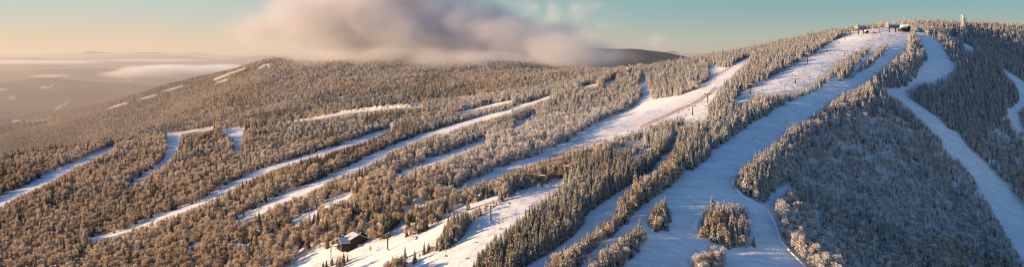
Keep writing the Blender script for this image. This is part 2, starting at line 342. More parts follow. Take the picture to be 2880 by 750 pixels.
# --- buildings and lifts
m_siding = simple_mat('brown_siding', (0.058, 0.041, 0.032), 0.85, 0.3, 2.0, stretch=(1.0, 1.0, 6.0))
m_wood = simple_mat('dark_timber', (0.055, 0.038, 0.030), 0.85, 0.3, 3.0)
m_snowcap = simple_mat('roof_snow', (0.82, 0.83, 0.86), 0.9, 0.04, 0.8)
m_shadesnow = simple_mat('shaded_roof_snow', (0.50, 0.52, 0.57), 0.9, 0.12, 0.6)  # snow colour darkened and blued to stand for shade on the roofs
m_glass = simple_mat('window_glass', (0.03, 0.035, 0.045), 0.12, 0.2, 0.5)
m_steel = simple_mat('dark_steel', (0.045, 0.042, 0.042), 0.6, 0.2, 2.0, 0.3, snow=0.08)
m_galv = simple_mat('galvanised_steel', (0.20, 0.19, 0.18), 0.6, 0.2, 2.0, 0.4, snow=0.12)
m_ice = simple_mat('rime_ice', (0.52, 0.49, 0.46), 0.85, 0.08, 1.2)
m_red = simple_mat('red_paint', (0.50, 0.045, 0.030), 0.5, 0.15, 2.0, snow=0.02)
m_yellow = simple_mat('yellow_paint', (0.62, 0.42, 0.05), 0.55, 0.15, 2.0)
m_ochre = simple_mat('ochre_cladding', (0.48, 0.36, 0.09), 0.7, 0.15, 2.0)
m_shell = simple_mat('terminal_shell', (0.22, 0.215, 0.21), 0.5, 0.15, 1.0, snow=0.10)
m_cable = simple_mat('wire_rope', (0.05, 0.05, 0.055), 0.6, 0.2, 2.0)
m_seat = simple_mat('chair_padding', (0.05, 0.075, 0.13), 0.6, 0.2, 2.0, snow=0.15)
m_ledge, k, b = new_mat('icy_rock')
g = k.n('ShaderNodeNewGeometry'); sp_ = k.noise(0.25, 6, 0.65, g.outputs['Position'])
k.l(k.mixc(k.rng(sp_, 0.42, 0.56), rgb(0.12, 0.10, 0.085), rgb(0.80, 0.76, 0.66)), b.inputs['Base Color'])
m_net, k, b = new_mat('orange_net')
tc = k.n('ShaderNodeTexCoord'); ck = k.n('ShaderNodeTexChecker'); ck.inputs['Scale'].default_value = 5.0; k.l(tc.outputs['Object'], ck.inputs['Vector'])
k.l(k.mixc(k.noise(0.6, 3, 0.6, tc.outputs['Object']), rgb(0.62, 0.10, 0.045), rgb(0.74, 0.20, 0.12)), b.inputs['Base Color'])
tr = k.n('ShaderNodeBsdfTransparent'); mx = k.n('ShaderNodeMixShader'); k.l(ck.outputs['Fac'], mx.inputs[0])
k.l(b.outputs[0], mx.inputs[2]); k.l(tr.outputs[0], mx.inputs[1]); k.l(mx.outputs[0], k.nt.nodes['Material Output'].inputs['Surface'])

# ------------------------------------------------------------------ object helpers
def link(name, me, mat=None, parent=None, loc=None, rotz=None):
    if mat is not None:
        for q in (mat if isinstance(mat, (list, tuple)) else [mat]): me.materials.append(q)
    o = bpy.data.objects.new(name, me); C.objects.link(o)
    if parent is not None: o.parent = parent
    if loc is not None: o.location = loc
    if rotz is not None: o.rotation_euler = (0, 0, rotz)
    return o
def tag(o, label=None, cat=None, group=None, kind=None):
    if label: o['label'] = label
    if cat: o['category'] = cat
    if group: o['group'] = group
    if kind: o['kind'] = kind
    return o
def empty(name, loc, rotz=0.0, label=None, cat=None, group=None):
    o = bpy.data.objects.new(name, None); C.objects.link(o); o.empty_display_size = 0.5
    o.location = loc; o.rotation_euler = (0, 0, rotz)
    return tag(o, label, cat, group)
class MB:
    """collects faces; build() makes one mesh object"""
    def __init__(self): self.v = []; self.f = []; self.mi = []
    def add(self, vs, fs, mi=0):
        n = len(self.v); self.v += [tuple(q) for q in vs]; self.f += [tuple(i+n for i in q) for q in fs]; self.mi += [mi]*len(fs)
        return self
    def box(self, c, s, rz=0.0, mi=0, taper=1.0):
        x, y, z = s[0]/2, s[1]/2, s[2]/2; ca, sa = math.cos(rz), math.sin(rz); vs = []
        for dz in (-1, 1):
            t = taper if dz > 0 else 1.0
            for dx, dy in ((-1, -1), (1, -1), (1, 1), (-1, 1)):
                px, py = dx*x*t, dy*y*t
                vs.append((c[0]+px*ca-py*sa, c[1]+px*sa+py*ca, c[2]+dz*z))
        return self.add(vs, [(0,3,2,1),(4,5,6,7),(0,1,5,4),(1,2,6,5),(2,3,7,6),(3,0,4,7)], mi)
    def tube(self, pts, rad, n=8, mi=0, cap=True):
        pts = [Vector(p) for p in pts]; rad = rad if isinstance(rad, (list, tuple)) else [rad]*len(pts)
        vs = []; fs = []
        for i, p in enumerate(pts):
            d = (pts[min(i+1, len(pts)-1)]-pts[max(i-1, 0)]).normalized()
            a = d.cross(Vector((0, 0, 1)) if abs(d.z) < 0.9 else Vector((1, 0, 0))).normalized(); c = d.cross(a)
            for j in range(n):
                t = 2*math.pi*j/n; vs.append(p+(a*math.cos(t)+c*math.sin(t))*rad[i])
        for i in range(len(pts)-1):
            for j in range(n):
                fs.append((i*n+j, i*n+(j+1) % n, (i+1)*n+(j+1) % n, (i+1)*n+j))
        if cap: fs += [tuple(range(n))[::-1], tuple((len(pts)-1)*n+j for j in range(n))]
        return self.add(vs, fs, mi)
    def prism(self, prof, a, b, axis, mi=0):
        """profile of 2-D points swept from a to b along axis 0 (x) or 1 (y)"""
        n = len(prof); vs = []
        for q in (a, b):
            for (p, z) in prof: vs.append((q, p, z) if axis == 0 else (p, q, z))
        fs = [(i, (i+1) % n, n+(i+1) % n, n+i) for i in range(n)]+[tuple(range(n))[::-1], tuple(range(n, 2*n))]
        return self.add(vs, fs, mi)
    def mesh(self, name):
        me = bpy.data.meshes.new(name); me.from_pydata(self.v, [], self.f)
        me.polygons.foreach_set('material_index', np.array(self.mi, np.int32))
        bm = bmesh.new(); bm.from_mesh(me); bmesh.ops.recalc_face_normals(bm, faces=bm.faces); bm.to_mesh(me); bm.free()
        me.update(); return me
    def build(self, name, mat, parent=None, loc=None, rotz=None, smooth=False):
        me = self.mesh(name)
        if smooth: me.polygons.foreach_set('use_smooth', np.ones(len(me.polygons), bool))
        return link(name, me, mat, parent, loc, rotz)
def hz(x, y): return float(height(np.array([x]), np.array([y]))[0])

# ------------------------------------------------------------------ terrain sheet
def grid_mesh(name, us, ys, hfun):
    U, Yg = np.meshgrid(us, ys); X = (U-CU)/F*Yg
    Z = hfun(X, Yg); n, m = U.shape
    me = bpy.data.meshes.new(name); me.vertices.add(n*m)
    me.vertices.foreach_set('co', np.stack([X, Yg, Z], -1).astype(np.float32).ravel())
    i = np.arange((n-1)*m).reshape(n-1, m)[:, :-1]
    q = np.stack([i, i+1, i+1+m, i+m], -1).reshape(-1, 4)
    me.loops.add(q.size); me.loops.foreach_set('vertex_index', q.ravel().astype(np.int32))
    me.polygons.add(len(q)); me.polygons.foreach_set('loop_start', (np.arange(len(q))*4).astype(np.int32))
    me.update(calc_edges=True); me.polygons.foreach_set('use_smooth', np.ones(len(q), bool))
    return me, X, Yg, Z
ys = np.concatenate([np.arange(300, 1720, 2.5), np.arange(1720, 4700, 13.0), np.geomspace(4700, 75000, 150)])
us = np.arange(-560, 3440, 4.0)
gme, GX, GY, GZ = grid_mesh('snowy_mountain_ground', us, ys, height)
GU, GV = project(GX, GY, GZ)
def fattr(me, name, a, dom='POINT'):
    at = me.attributes.new(name, 'FLOAT', dom); at.data.foreach_set('value', np.ascontiguousarray(a, np.float32).ravel())
pa = np.where(GY < 4600, samp_lin(MASK, GU, GV), 0.0)
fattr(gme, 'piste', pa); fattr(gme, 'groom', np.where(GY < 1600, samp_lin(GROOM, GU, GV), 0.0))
farmask = sstep(1700, 3000, GY)*(1-pa*0.7)
fattr(gme, 'conifer_shade', far_hill(GX, GY) > -330)
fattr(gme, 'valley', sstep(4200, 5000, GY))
fattr(gme, 'remote', sstep(1750, 2000, GY))
fattr(gme, 'far', np.maximum(farmask, sstep(4200, 4700, GY)))
FIELD = np.zeros((MH, MW), np.float32)
for p in [[(34,340),(78,342),(100,333),(112,337),(151,325),(150,330),(112,341),(60,344),(34,345)], [(150,309),(172,297),(196,282),(190,289),(158,309)], [(0,249),(30,252),(0,255),(-60,255),(-60,249)],
          [(20,274),(40,272),(44,276),(20,277)], [(110,246),(150,240),(150,244),(112,249)], [(352,226),(372,224),(372,227),(352,228)], [(44,335),(74,336),(74,341),(40,339)]]: rast(p, FIELD, 1.0)
fattr(gme, 'field', np.where(GY > 3500, samp_lin(FIELD, GU, GV), 0.0))
tag(link('ground', gme, m_ground), kind='structure')
# ------------------------------------------------------------------ tree shapes (unit: metres, about 10 m tall)
def mesh_from(name, vs, fs, rime, mats, mi=None):
    me = bpy.data.meshes.new(name); me.from_pydata(vs, [], fs); 
    if mi is not None: me.polygons.foreach_set('material_index', np.array(mi, np.int32))
    for q in mats: me.materials.append(q)
    fattr(me, 'rime', np.array(rime), 'FACE'); me.update(); return me
def trunk_geo(h, r0, r1, rnd, lean=0.15, n=6):
    b = MB(); a = rnd.uniform(0, 6.28)
    pts = [(lean*t*t*math.cos(a), lean*t*t*math.sin(a), -0.6+(h+0.6)*t) for t in (0, 0.3, 0.65, 1.0)]
    b.tube(pts, [r0, r0*0.8, (r0+r1)/2, r1], n); return b
def spruce_geo(rnd, H=10.0, W=2.0, tiers=15, base=0.6, snowy=1.0):
    """whorls of drooping boughs; the upper side of each bough carries a pad of snow"""
    vs, fs, ri = [], [], []
    for t in range(tiers):
        q = t/(tiers-1); z = base+(H-base-0.25)*(q**0.92)
        w = W*(1-q)**0.85*rnd.uniform(0.82, 1.12)+0.16
        nb = max(4, int(round(9*(1-q)+4))); a0 = rnd.uniform(0, 6.28)
        for j in range(nb):
            if rnd.random() < 0.07: continue
            a = a0+6.283*j/nb+rnd.uniform(-0.25, 0.25); l = w*rnd.uniform(0.72, 1.15)
            dr = l*rnd.uniform(0.32, 0.62); hw = l*rnd.uniform(0.20, 0.30)+0.06
            ca, sa = math.cos(a), math.sin(a); zz = z+rnd.uniform(-0.12, 0.12)
            def P(r, s, dz): return (ca*r-sa*s, sa*r+ca*s, zz+dz)
            n = len(vs)
            vs += [P(0.05, 0, 0.22), P(l*0.55, hw, -dr*0.50-0.22), P(l, 0, -dr), P(l*0.55, -hw, -dr*0.50-0.22), P(l*0.52, 0, -dr*0.25+0.05),
                   P(l*0.28, -hw*0.6, -0.35), P(l*0.28, hw*0.6, -0.35)]
            fs += [(n, n+4, n+1), (n+4, n+2, n+1), (n, n+3, n+4), (n+4, n+3, n+2), (n, n+1, n+6), (n, n+5, n+3)]
            e = rnd.uniform(0.0, 0.28); ri += [e, e+0.1, e, e+0.1, 0, 0]
            if rnd.random() < 0.80*snowy:
                k = rnd.uniform(0.62, 0.98); n = len(vs); u = 0.10
                o_ = rnd.uniform(0.12, 0.35)
                vs += [P(l*o_, 0, u+0.02-dr*o_*0.4), P(l*0.6, hw*k, u-dr*0.5-0.16), P(l*(0.9+0.12*k), 0, u-dr*0.95), P(l*0.6, -hw*k, u-dr*0.5-0.16), P(l*0.56, 0, u+0.12-dr*0.27)]
                fs += [(n, n+4, n+1), (n+4, n+2, n+1), (n, n+3, n+4), (n+4, n+3, n+2)]
                e = rnd.uniform(0.45, 1.0); ri += [e, e*0.9, e, e*0.9]
    n = len(vs); vs += [(0.10, 0, H-0.9), (-0.05, 0.09, H-0.9), (-0.05, -0.09, H-0.9), (0, 0, H)]
    fs += [(n, n+1, n+3), (n+1, n+2, n+3), (n+2, n, n+3)]; ri += [0.6]*3
    return vs, fs, ri
def hardwood_limbs(rnd, H, W):
    b = MB(); tips = []
    for i in range(rnd.randint(6, 8)):
        a = 6.283*i/7+rnd.uniform(-0.4, 0.4); z0 = H*rnd.uniform(0.28, 0.6); r = W*rnd.uniform(0.45, 0.85); z1 = min(H*0.97, z0+H*rnd.uniform(0.22, 0.45))
        m = (math.cos(a)*r*0.5, math.sin(a)*r*0.5, z0+(z1-z0)*0.6); e = (math.cos(a)*r, math.sin(a)*r, z1)
        b.tube([(0, 0, z0), m, e], [0.085, 0.055, 0.02], 4, cap=False); tips += [m, e]
        for _ in range(2):
            a2 = a+rnd.uniform(-0.9, 0.9); e2 = (m[0]+math.cos(a2)*W*0.4, m[1]+math.sin(a2)*W*0.4, m[2]+H*rnd.uniform(0.05, 0.2))
            b.tube([m, e2], [0.045, 0.015], 3, cap=False); tips.append(e2)
    return b, tips
def hardwood_geo(rnd, H=9.0, W=3.0, n_clump=520):
    """sprays of fine twigs and rime gathered into uneven clumps"""
    vs, fs, ri = [], [], []
    lumps = []
    for i in range(rnd.randint(9, 12)):
        a = rnd.uniform(0, 6.283); r = W*math.sqrt(rnd.random())*0.75; z = H*rnd.uniform(0.38, 0.90)
        z = min(z, H*(0.95-0.36*(r/W)**2)); lumps.append((r*math.cos(a), r*math.sin(a), z, W*rnd.uniform(0.24, 0.46), rnd.uniform(-0.2, 0.2)))
    for i in range(n_clump):
        lx, ly, lz, lr, lt = rnd.choice(lumps)
        d = Vector((rnd.gauss(0, 1), rnd.gauss(0, 1), rnd.gauss(0.15, 0.8))); d.normalize(); rr = lr*(rnd.random()**0.3)
        p = Vector((lx, ly, lz))+Vector((d.x, d.y, d.z*1.1))*rr
        # narrow spray bending outwards and down over its limb
        o = (d+Vector((0, 0, -0.35))+Vector((rnd.gauss(0, .45), rnd.gauss(0, .45), rnd.gauss(0, .35)))).normalized()
        s = o.cross(d+Vector((rnd.gauss(0, .5), rnd.gauss(0, .5), rnd.gauss(0, .5)))).normalized()
        L = rnd.uniform(0.4, 1.05); wd = rnd.uniform(0.07, 0.20)
        n = len(vs); q = p+o*L*0.55; e = p+o*L-Vector((0, 0, 0.14*L))
        vs += [tuple(p-s*wd*0.4), tuple(p+s*wd*0.4), tuple(q+s*wd), tuple(e), tuple(q-s*wd)]
        fs.append((n, n+1, n+2, n+4)); fs.append((n+4, n+2, n+3))
        up = (d.z*0.5+0.5)*(rr/lr); e_ = min(1.0, max(0.0, -0.05+0.85*up+lt+rnd.uniform(-0.3, 0.3))); ri += [e_, min(1, e_+0.1)]
    return vs, fs, ri

spruce_specs = [(10.0, 2.35, 13, 0.4), (11.0, 2.1, 15, 0.5), (9.0, 2.45, 12, 0.3), (10.0, 1.8, 14, 0.6), (9.5, 2.2, 13, 0.4)]
hard_specs = [(9.5, 2.1, 430), (8.5, 2.8, 560), (10.5, 1.7, 400), (6.5, 2.1, 380), (9.0, 2.4, 460)]
SPRUCE, HARD = [], []
for i, (H, W, t, bs) in enumerate(spruce_specs):
    r = random.Random(100+i); cv, cf, cr = spruce_geo(r, H, W, t, bs); tb = trunk_geo(H*0.93, 0.17, 0.02, r, 0.1)
    crown = mesh_from('spruce_crown_mesh', cv, cf, cr, [m_needle]); trunk = tb.mesh('spruce_trunk_mesh'); trunk.materials.append(m_bark)
    n = len(cv); full = mesh_from('spruce_whole_mesh', cv+tb.v, cf+[tuple(q+n for q in f) for f in tb.f], cr+[0.0]*len(tb.f), [m_needle, m_bark], [0]*len(cf)+[1]*len(tb.f))
    SPRUCE.append((crown, trunk, full, H, W))
for i, (H, W, nc) in enumerate(hard_specs):
    r = random.Random(200+i); cv, cf, cr = hardwood_geo(r, H, W, nc); tb = trunk_geo(H*0.72, 0.15, 0.05, r, 0.3)
    lb, _ = hardwood_limbs(r, H, W); n = len(tb.v); tb.v += lb.v; tb.f += [tuple(q+n for q in f) for f in lb.f]; tb.mi += [0]*len(lb.f)
    crown = mesh_from('frosted_crown_mesh', cv, cf, cr, [m_twig]); trunk = tb.mesh('frosted_trunk_mesh'); trunk.materials.append(m_bark)
    n = len(cv); full = mesh_from('frosted_whole_mesh', cv+tb.v, cf+[tuple(q+n for q in f) for f in tb.f], cr+[0.0]*len(tb.f), [m_twig, m_bark], [0]*len(cf)+[1]*len(tb.f))
    HARD.append((crown, trunk, full, H, W))

# ------------------------------------------------------------------ where trees grow
def jitter_grid(x0, x1, y0, y1, cell):
    nx = int((x1-x0)/cell); ny = int((y1-y0)/cell)
    gx, gy = np.meshgrid(np.arange(nx), np.arange(ny)); gx = gx.ravel(); gy = gy.ravel()
    return x0+(gx+0.5+rng.uniform(-0.48, 0.48, gx.size))*cell, y0+(gy+0.5+rng.uniform(-0.48, 0.48, gx.size))*cell
EXCL = []      # (x, y, radius) kept clear of random trees: buildings, towers
def grow(x, y, wide, shrink=True):
    """keep points where a tree may stand; returns x, y, z, spruce flag, scale, frost, tone"""
    u, v = project(x, y, 0*x)
    ok = (u > -520) & (u < 3380); x, y = x[ok], y[ok]
    z = height(x, y); u, v = project(x, y, z)
    ok = (v < 990) & (z > far_height(x, y)+6) & ~((np.hypot((x-470)/82, (y-1245)/120) < 1) & (v < 97)); x, y, z, u, v = x[ok], y[ok], z[ok], u[ok], v[ok]
    sp = rng.random(x.size) < np.clip(samp(SPR, u, v)+np.where(y < 1750, 0.42*fbm(x/45, y/45, 77, 3), 0.75*fbm(x/190, y/190, 78, 4))*(samp(SPR, u, v) < 0.9), 0.0, 1)
    s = rng.normal(1.0, 0.23, x.size).clip(0.5, 1.6)
    alt = sstep(-60, 30, z)*(y < 1700)
    s = s*np.where(sp, 1.06, 0.98)*(1-0.24*alt)
    s = np.where(rng.random(x.size) < np.where(sp | (u < 2150), 0.14, 0.38), s*rng.uniform(0.4, 0.75, x.size), s)
    s = s*np.where(y > 1750, 1-0.4*sstep(-700, -1200, x), 1)
    near = y < 4200
    def clash(s):
        hpx = F*np.where(sp, 10.4, 9.6)*s/y; wpx = F*np.where(sp, 1.7, 2.8)*s/y
        bad = np.zeros(x.size, bool)
        for fr in np.linspace(0, 1.0, 9):
            fr = np.minimum(fr, np.where(y < 760, 0.78, 0.92))
            wk = np.where(sp, 1-fr, np.where((fr > 0.4) & (fr < 0.8), 1.0, 0.2))*wpx*0.35
            for sd in (-1, 1): bad |= samp(MASK, u+sd*wk, v-fr*hpx) > 0.5
        return bad & near
    bad = clash(s)
    if shrink: s = np.where(bad, s*0.62, s); bad = clash(s); s = np.where(bad, s*0.6, s); bad = clash(s)
    hpx = F*np.where(sp, 10.0, 8.8)*s/y
    ok = ~bad
    for (ex, ey, er) in EXCL: ok &= np.hypot(x-ex, y-ey) > er
    fr = np.clip(0.30+(z+165)/170+0.45*sstep(1700, 2250, u)+0.4*fbm(x/60, y/60, 5, 3), 0.08, 1)
    fr = np.where(y > 1750, np.clip(0.38+fr*0.5, 0.05, 0.9), fr)
    fr = np.where(sp & (y < 1750), np.clip(fr-0.45*sstep(1500, 900, u), 0.03, 1), fr)
    fr = np.clip(fr+0.45*fbm(x/150, y/150, 55, 3), 0.03, 1)
    tone = np.clip(0.5+0.5*fbm(x/30, y/30, 15, 3)+0.8*fbm(x/130, y/130, 16, 2)+rng.uniform(-0.35, 0.35, x.size), 0, 1)
    return [a[ok] for a in (x, y, z, sp, s, fr, tone, u, v, hpx)]
for (uu, vv, rr) in [(990,690,10),(1010,688,9),(1090,703,4),(2420,92,16),(2510,88,18),(2545,88,12),(1772,210,9),(2709,92,5),(2683,88,6),(1380,622,4),(1525,530,4),(1592,505,4)]:
    p = ground(uu, vv); EXCL.append((p.x, p.y, rr))
# ------------------------------------------------------------------ planting
def at(u, v): return ground(u, v)
x, y = jitter_grid(-1100, 1300, 330, 1760, 3.15)
gap = fbm(x/26, y/26, 91, 3) > -0.46
near_t = grow(x[gap], y[gap], False)
x, y = jitter_grid(-2300, 900, 1700, 4400, 8.2)
keep = (fbm(x/90, y/90, 95, 3) > -0.5)
far_t = grow(x[keep], y[keep], True)
x, y, z, sp, s, fr, tone, u, v, hpx = near_t
# thin the hardwoods: their crowns are wide
k = np.where(sp, rng.random(x.size) < np.where(y < 720, 0.9, 0.72), rng.random(x.size) < np.where(u > 2150, 0.46, np.where(y < 720, 0.62, 0.56)))
x, y, z, sp, s, fr, tone, u, v, hpx = [a[k] for a in (x, y, z, sp, s, fr, tone, u, v, hpx)]
# the tree strips and islands between the near pistes: packed full sized trees first
xa, ya = jitter_grid(-110, 260, 440, 780, 1.1)
za = height(xa, ya); ua, va = project(xa, ya, za); ins = samp(STRIP, ua, va) > 0.5
dense = grow(xa[ins], ya[ins], False, shrink=False)
order = np.argsort(-dense[4]+rng.uniform(0, 0.5, dense[0].size)); cells = {}; take = []
for i in order:
    px_, py_ = dense[0][i], dense[1][i]; md_ = 2.35 if dense[3][i] else 2.7; cx_, cy_ = int(px_//3), int(py_//3); ok_ = True
    for ax in (-1, 0, 1):
        for ay in (-1, 0, 1):
            for (qx, qy, qd) in cells.get((cx_+ax, cy_+ay), ()):
                if (qx-px_)**2+(qy-py_)**2 < (0.5*(md_+qd))**2: ok_ = False
    if ok_: cells.setdefault((cx_, cy_), []).append((px_, py_, md_)); take.append(i)
take = np.array(take); dense = [a[take] for a in dense]
rest = (samp(STRIP, u, v) < 0.5) | ((s < 0.6) & (rng.random(x.size) < 0.5))
x, y, z, sp, s, fr, tone, u, v, hpx = [np.concatenate([d, a[rest]]) for d, a in zip(dense, (x, y, z, sp, s, fr, tone, u, v, hpx))]
print('DENSE', len(take))
infr = (u > 8) & (u < 2872) & (v-hpx*0.5 < 738) & (v-hpx > 60) & (y < 1200)
def pick(flag, n):
    idx = np.where(infr & flag)[0]; return idx[np.argsort(-hpx[idx])[:n]]
NS, NHW = 280, 285
ind_s = pick(sp, NS); ind_h = pick(~sp, NHW)
chosen = np.zeros(x.size, bool); chosen[ind_s] = True; chosen[ind_h] = True

def forest(name, label_kind, xs, ys_, zs, sc, frs, tn, meshes, which, hs):
    me = bpy.data.meshes.new(name+'_points'); n = len(xs); me.vertices.add(n)
    me.vertices.foreach_set('co', np.stack([xs, ys_, zs-0.1], -1).astype(np.float32).ravel())
    fattr(me, 'frost', frs); fattr(me, 'tone', tn)
    a = me.attributes.new('pick', 'INT', 'POINT'); a.data.foreach_set('value', which.astype(np.int32))
    rot = np.stack([rng.normal(0, 0.03, n), rng.normal(0, 0.03, n), rng.uniform(0, 6.283, n)], -1)
    a = me.attributes.new('turn', 'FLOAT_VECTOR', 'POINT'); a.data.foreach_set('vector', rot.astype(np.float32).ravel())
    sv = np.stack([sc*hs*rng.uniform(0.9, 1.12, n), sc*hs*rng.uniform(0.9, 1.12, n), sc*rng.uniform(0.9, 1.12, n)], -1)
    a = me.attributes.new('size', 'FLOAT_VECTOR', 'POINT'); a.data.foreach_set('vector', sv.astype(np.float32).ravel())
    o = bpy.data.objects.new(name, me); C.objects.link(o)
    ng = bpy.data.node_groups.new(name+'_planting', 'GeometryNodeTree')
    ng.interface.new_socket('Geometry', in_out='INPUT', socket_type='NodeSocketGeometry'); ng.interface.new_socket('Geometry', in_out='OUTPUT', socket_type='NodeSocketGeometry')
    gi = ng.nodes.new('NodeGroupInput'); go = ng.nodes.new('NodeGroupOutput'); ip = ng.nodes.new('GeometryNodeInstanceOnPoints'); jn = ng.nodes.new('GeometryNodeJoinGeometry')
    for ob in reversed(meshes):
        oi = ng.nodes.new('GeometryNodeObjectInfo'); oi.inputs['Object'].default_value = ob; oi.inputs['As Instance'].default_value = True
        ng.links.new(oi.outputs['Geometry'], jn.inputs[0])
    def na(nm, tp):
        q = ng.nodes.new('GeometryNodeInputNamedAttribute'); q.data_type = tp; q.inputs[0].default_value = nm; return q.outputs[0]
    ng.links.new(gi.outputs[0], ip.inputs['Points']); ng.links.new(jn.outputs[0], ip.inputs['Instance'])
    ip.inputs['Pick Instance'].default_value = True
    ng.links.new(na('pick', 'INT'), ip.inputs['Instance Index']); ng.links.new(na('turn', 'FLOAT_VECTOR'), ip.inputs['Rotation']); ng.links.new(na('size', 'FLOAT_VECTOR'), ip.inputs['Scale'])
    ng.links.new(ip.outputs[0], go.inputs[0])
    md = o.modifiers.new('planting', 'NODES'); md.node_group = ng
    return tag(o, label_kind, 'forest', kind='stuff')
src_s = [bpy.data.objects.new('spruce_pattern', q[2]) for q in SPRUCE]; src_h = [bpy.data.objects.new('frosted_pattern', q[2]) for q in HARD]
r_ = ~chosen
a = r_ & sp; forest('spruce_forest', 'dense snow dusted spruce forest covering the mountain between the pistes', x[a], y[a], z[a], s[a], fr[a], tone[a], src_s, rng.integers(0, 5, a.sum()), 1.0)
a = r_ & ~sp; forest('frosted_hardwood_forest', 'bare frosted hardwood forest covering the mountain between the pistes', x[a], y[a], z[a], s[a], fr[a], tone[a], src_h, rng.integers(0, 5, a.sum()), 1.0)
X2, Y2, Z2, sp2, s2, fr2, tn2 = far_t[:7]
forest('ridge_forest', 'mixed winter forest covering the broad ridge below the cloud', X2, Y2, Z2, s2*1.05, np.clip(fr2, 0.25, 0.85), np.clip(tn2+0.2, 0, 1), src_s+src_h, np.where(sp2, rng.integers(0, 5, sp2.size), rng.integers(5, 10, sp2.size)), 1.45)
print('TREES near', x.size, 'far', X2.size, 'spruce', sp.sum())

# individual trees: the ones that show largest
STANDS = [
 ('on the dense spruce strip below the sunlit lift slope', [(1250,950),(1340,735),(1440,637),(1600,512),(1740,440),(1895,372),(1895,435),(1830,492),(1700,575),(1645,625),(1640,640),(1560,712),(1440,950)]),
 ('in the tree island in the middle of the wide shaded piste', [(1940,640),(1965,600),(2000,565),(2060,545),(2120,590),(2140,700),(2090,706),(2030,706),(1975,690)]),
 ('in the rounded clump at the bottom edge of the wide piste', [(1900,950),(1960,715),(2010,700),(2045,715),(2050,760),(2040,950)]),
 ('in the little clump alone on the left of the wide piste', [(1812,640),(1830,590),(1870,580),(1895,605),(1880,640),(1845,655)]),
 ('on the short tongue of trees below the little clump', [(1600,950),(1661,745),(1720,700),(1753,670),(1798,640),(1840,640),(1830,700),(1775,730),(1736,950)]),
 ('on the narrow tree strip left of the wide shaded piste', [(1440,950),(1500,745),(1552,716),(1610,680),(1690,620),(1745,560),(1790,515),(1880,440),(1925,490),(1830,570),(1740,650),(1690,700),(1600,950)]),
 ('on the thin tree tongue crossing the sunlit lift slope', [(1185,720),(1180,690),(1257,610),(1330,580),(1445,525),(1445,560),(1330,640),(1260,710)]),
 ('in the thicket at the bottom edge below the lift building', [(840,950),(850,760),(930,712),(1000,710),(1010,950)]),
 ('in the clump at the bottom edge right of the lift building', [(1040,950),(1085,725),(1140,710),(1165,760),(1150,950)]),
 ('in the woods just above and left of the lift building', [(640,760),(760,640),(900,590),(1060,600),(1130,620),(1130,670),(1050,690),(930,710),(860,725),(800,760)]),
 ('on the crest where the sunlit trees end above the wide piste', [(2050,560),(2050,490),(2200,380),(2330,380),(2230,520),(2150,590)]),
 ('along the sunlit lower edge of the shaded hollow by the snow bank', [(2180,590),(2230,560),(2330,640),(2430,750),(2450,950),(2290,950)]),
 ('in the blue shaded hollow on the right of the wide piste', [(2150,600),(2150,380),(2700,300),(3000,950),(2400,950),(2300,640)]),
 ('in the brown woods at the bottom left corner', [(-100,950),(-100,560),(330,640),(640,690),(760,760),(860,950)]),
 ('in the woods between the second trail and the sunlit slope', [(560,700),(1440,380),(1700,380),(1640,480),(1440,545),(1130,670),(800,690)]),
 ('in the woods on the far right of the shaded hollow', [(2700,300),(3000,300),(3000,700),(2860,600)]),
]
def inpoly(px, py, poly):
    c = False; j = len(poly)-1
    for i in range(len(poly)):
        xi, yi = poly[i]; xj, yj = poly[j]
        if (yi > py) != (yj > py) and px < (xj-xi)*(py-yi)/(yj-yi)+xi: c = not c
        j = i
    return c
def size_word(sc): return 'tall' if sc > 1.12 else ('small' if sc < 0.86 else 'midsize')
first = {}
def plant(kind, i, loc, sc, turn, frost, tn, label, group):
    lib = SPRUCE if kind == 's' else HARD; crown, trunk = lib[i][:2]
    nm = 'spruce_tree' if kind == 's' else 'frosted_tree'
    if (kind, i) not in first:
        e = bpy.data.objects.new(nm, None); e.empty_display_size = 0.5
        t = bpy.data.objects.new('trunk', trunk); c_ = bpy.data.objects.new('crown', crown); first[(kind, i)] = (e, t, c_)
    else:
        e, t, c_ = [q.copy() for q in first[(kind, i)]]
        for q in ('label', 'group'):
            if q in e: del e[q]
    for q in (e, t, c_): C.objects.link(q)
    t.parent = e; c_.parent = e
    e.location = loc; e.rotation_euler = (random.gauss(0, .025), random.gauss(0, .025), turn); e.scale = (sc*random.uniform(.92, 1.1), sc*random.uniform(.92, 1.1), sc)
    for q in (t, c_): q['frost'] = float(frost); q['tone'] = float(tn)
    return tag(e, label, 'spruce' if kind == 's' else 'tree', group)
for kind, ids in (('s', ind_s), ('h', ind_h)):
    for i in ids:
        st = 'on the wooded lower mountainside'
        for nm, poly in STANDS:
            if inpoly(u[i], v[i], poly): st = nm; break
        w = size_word(s[i]); what = 'snow dusted spruce' if kind == 's' else 'bare frosted hardwood'
        lab = f'{w} {what} {st}'; lab = lab if len(lab.split()) <= 16 else f'{w} {what.split()[-1]} {st}'
        plant(kind, int(rng.integers(0, 5)), (x[i], y[i], z[i]-0.1), s[i], rng.uniform(0, 6.28), fr[i], tone[i], lab, f'{w} {"spruces" if kind == "s" else "frosted hardwoods"} {st}')
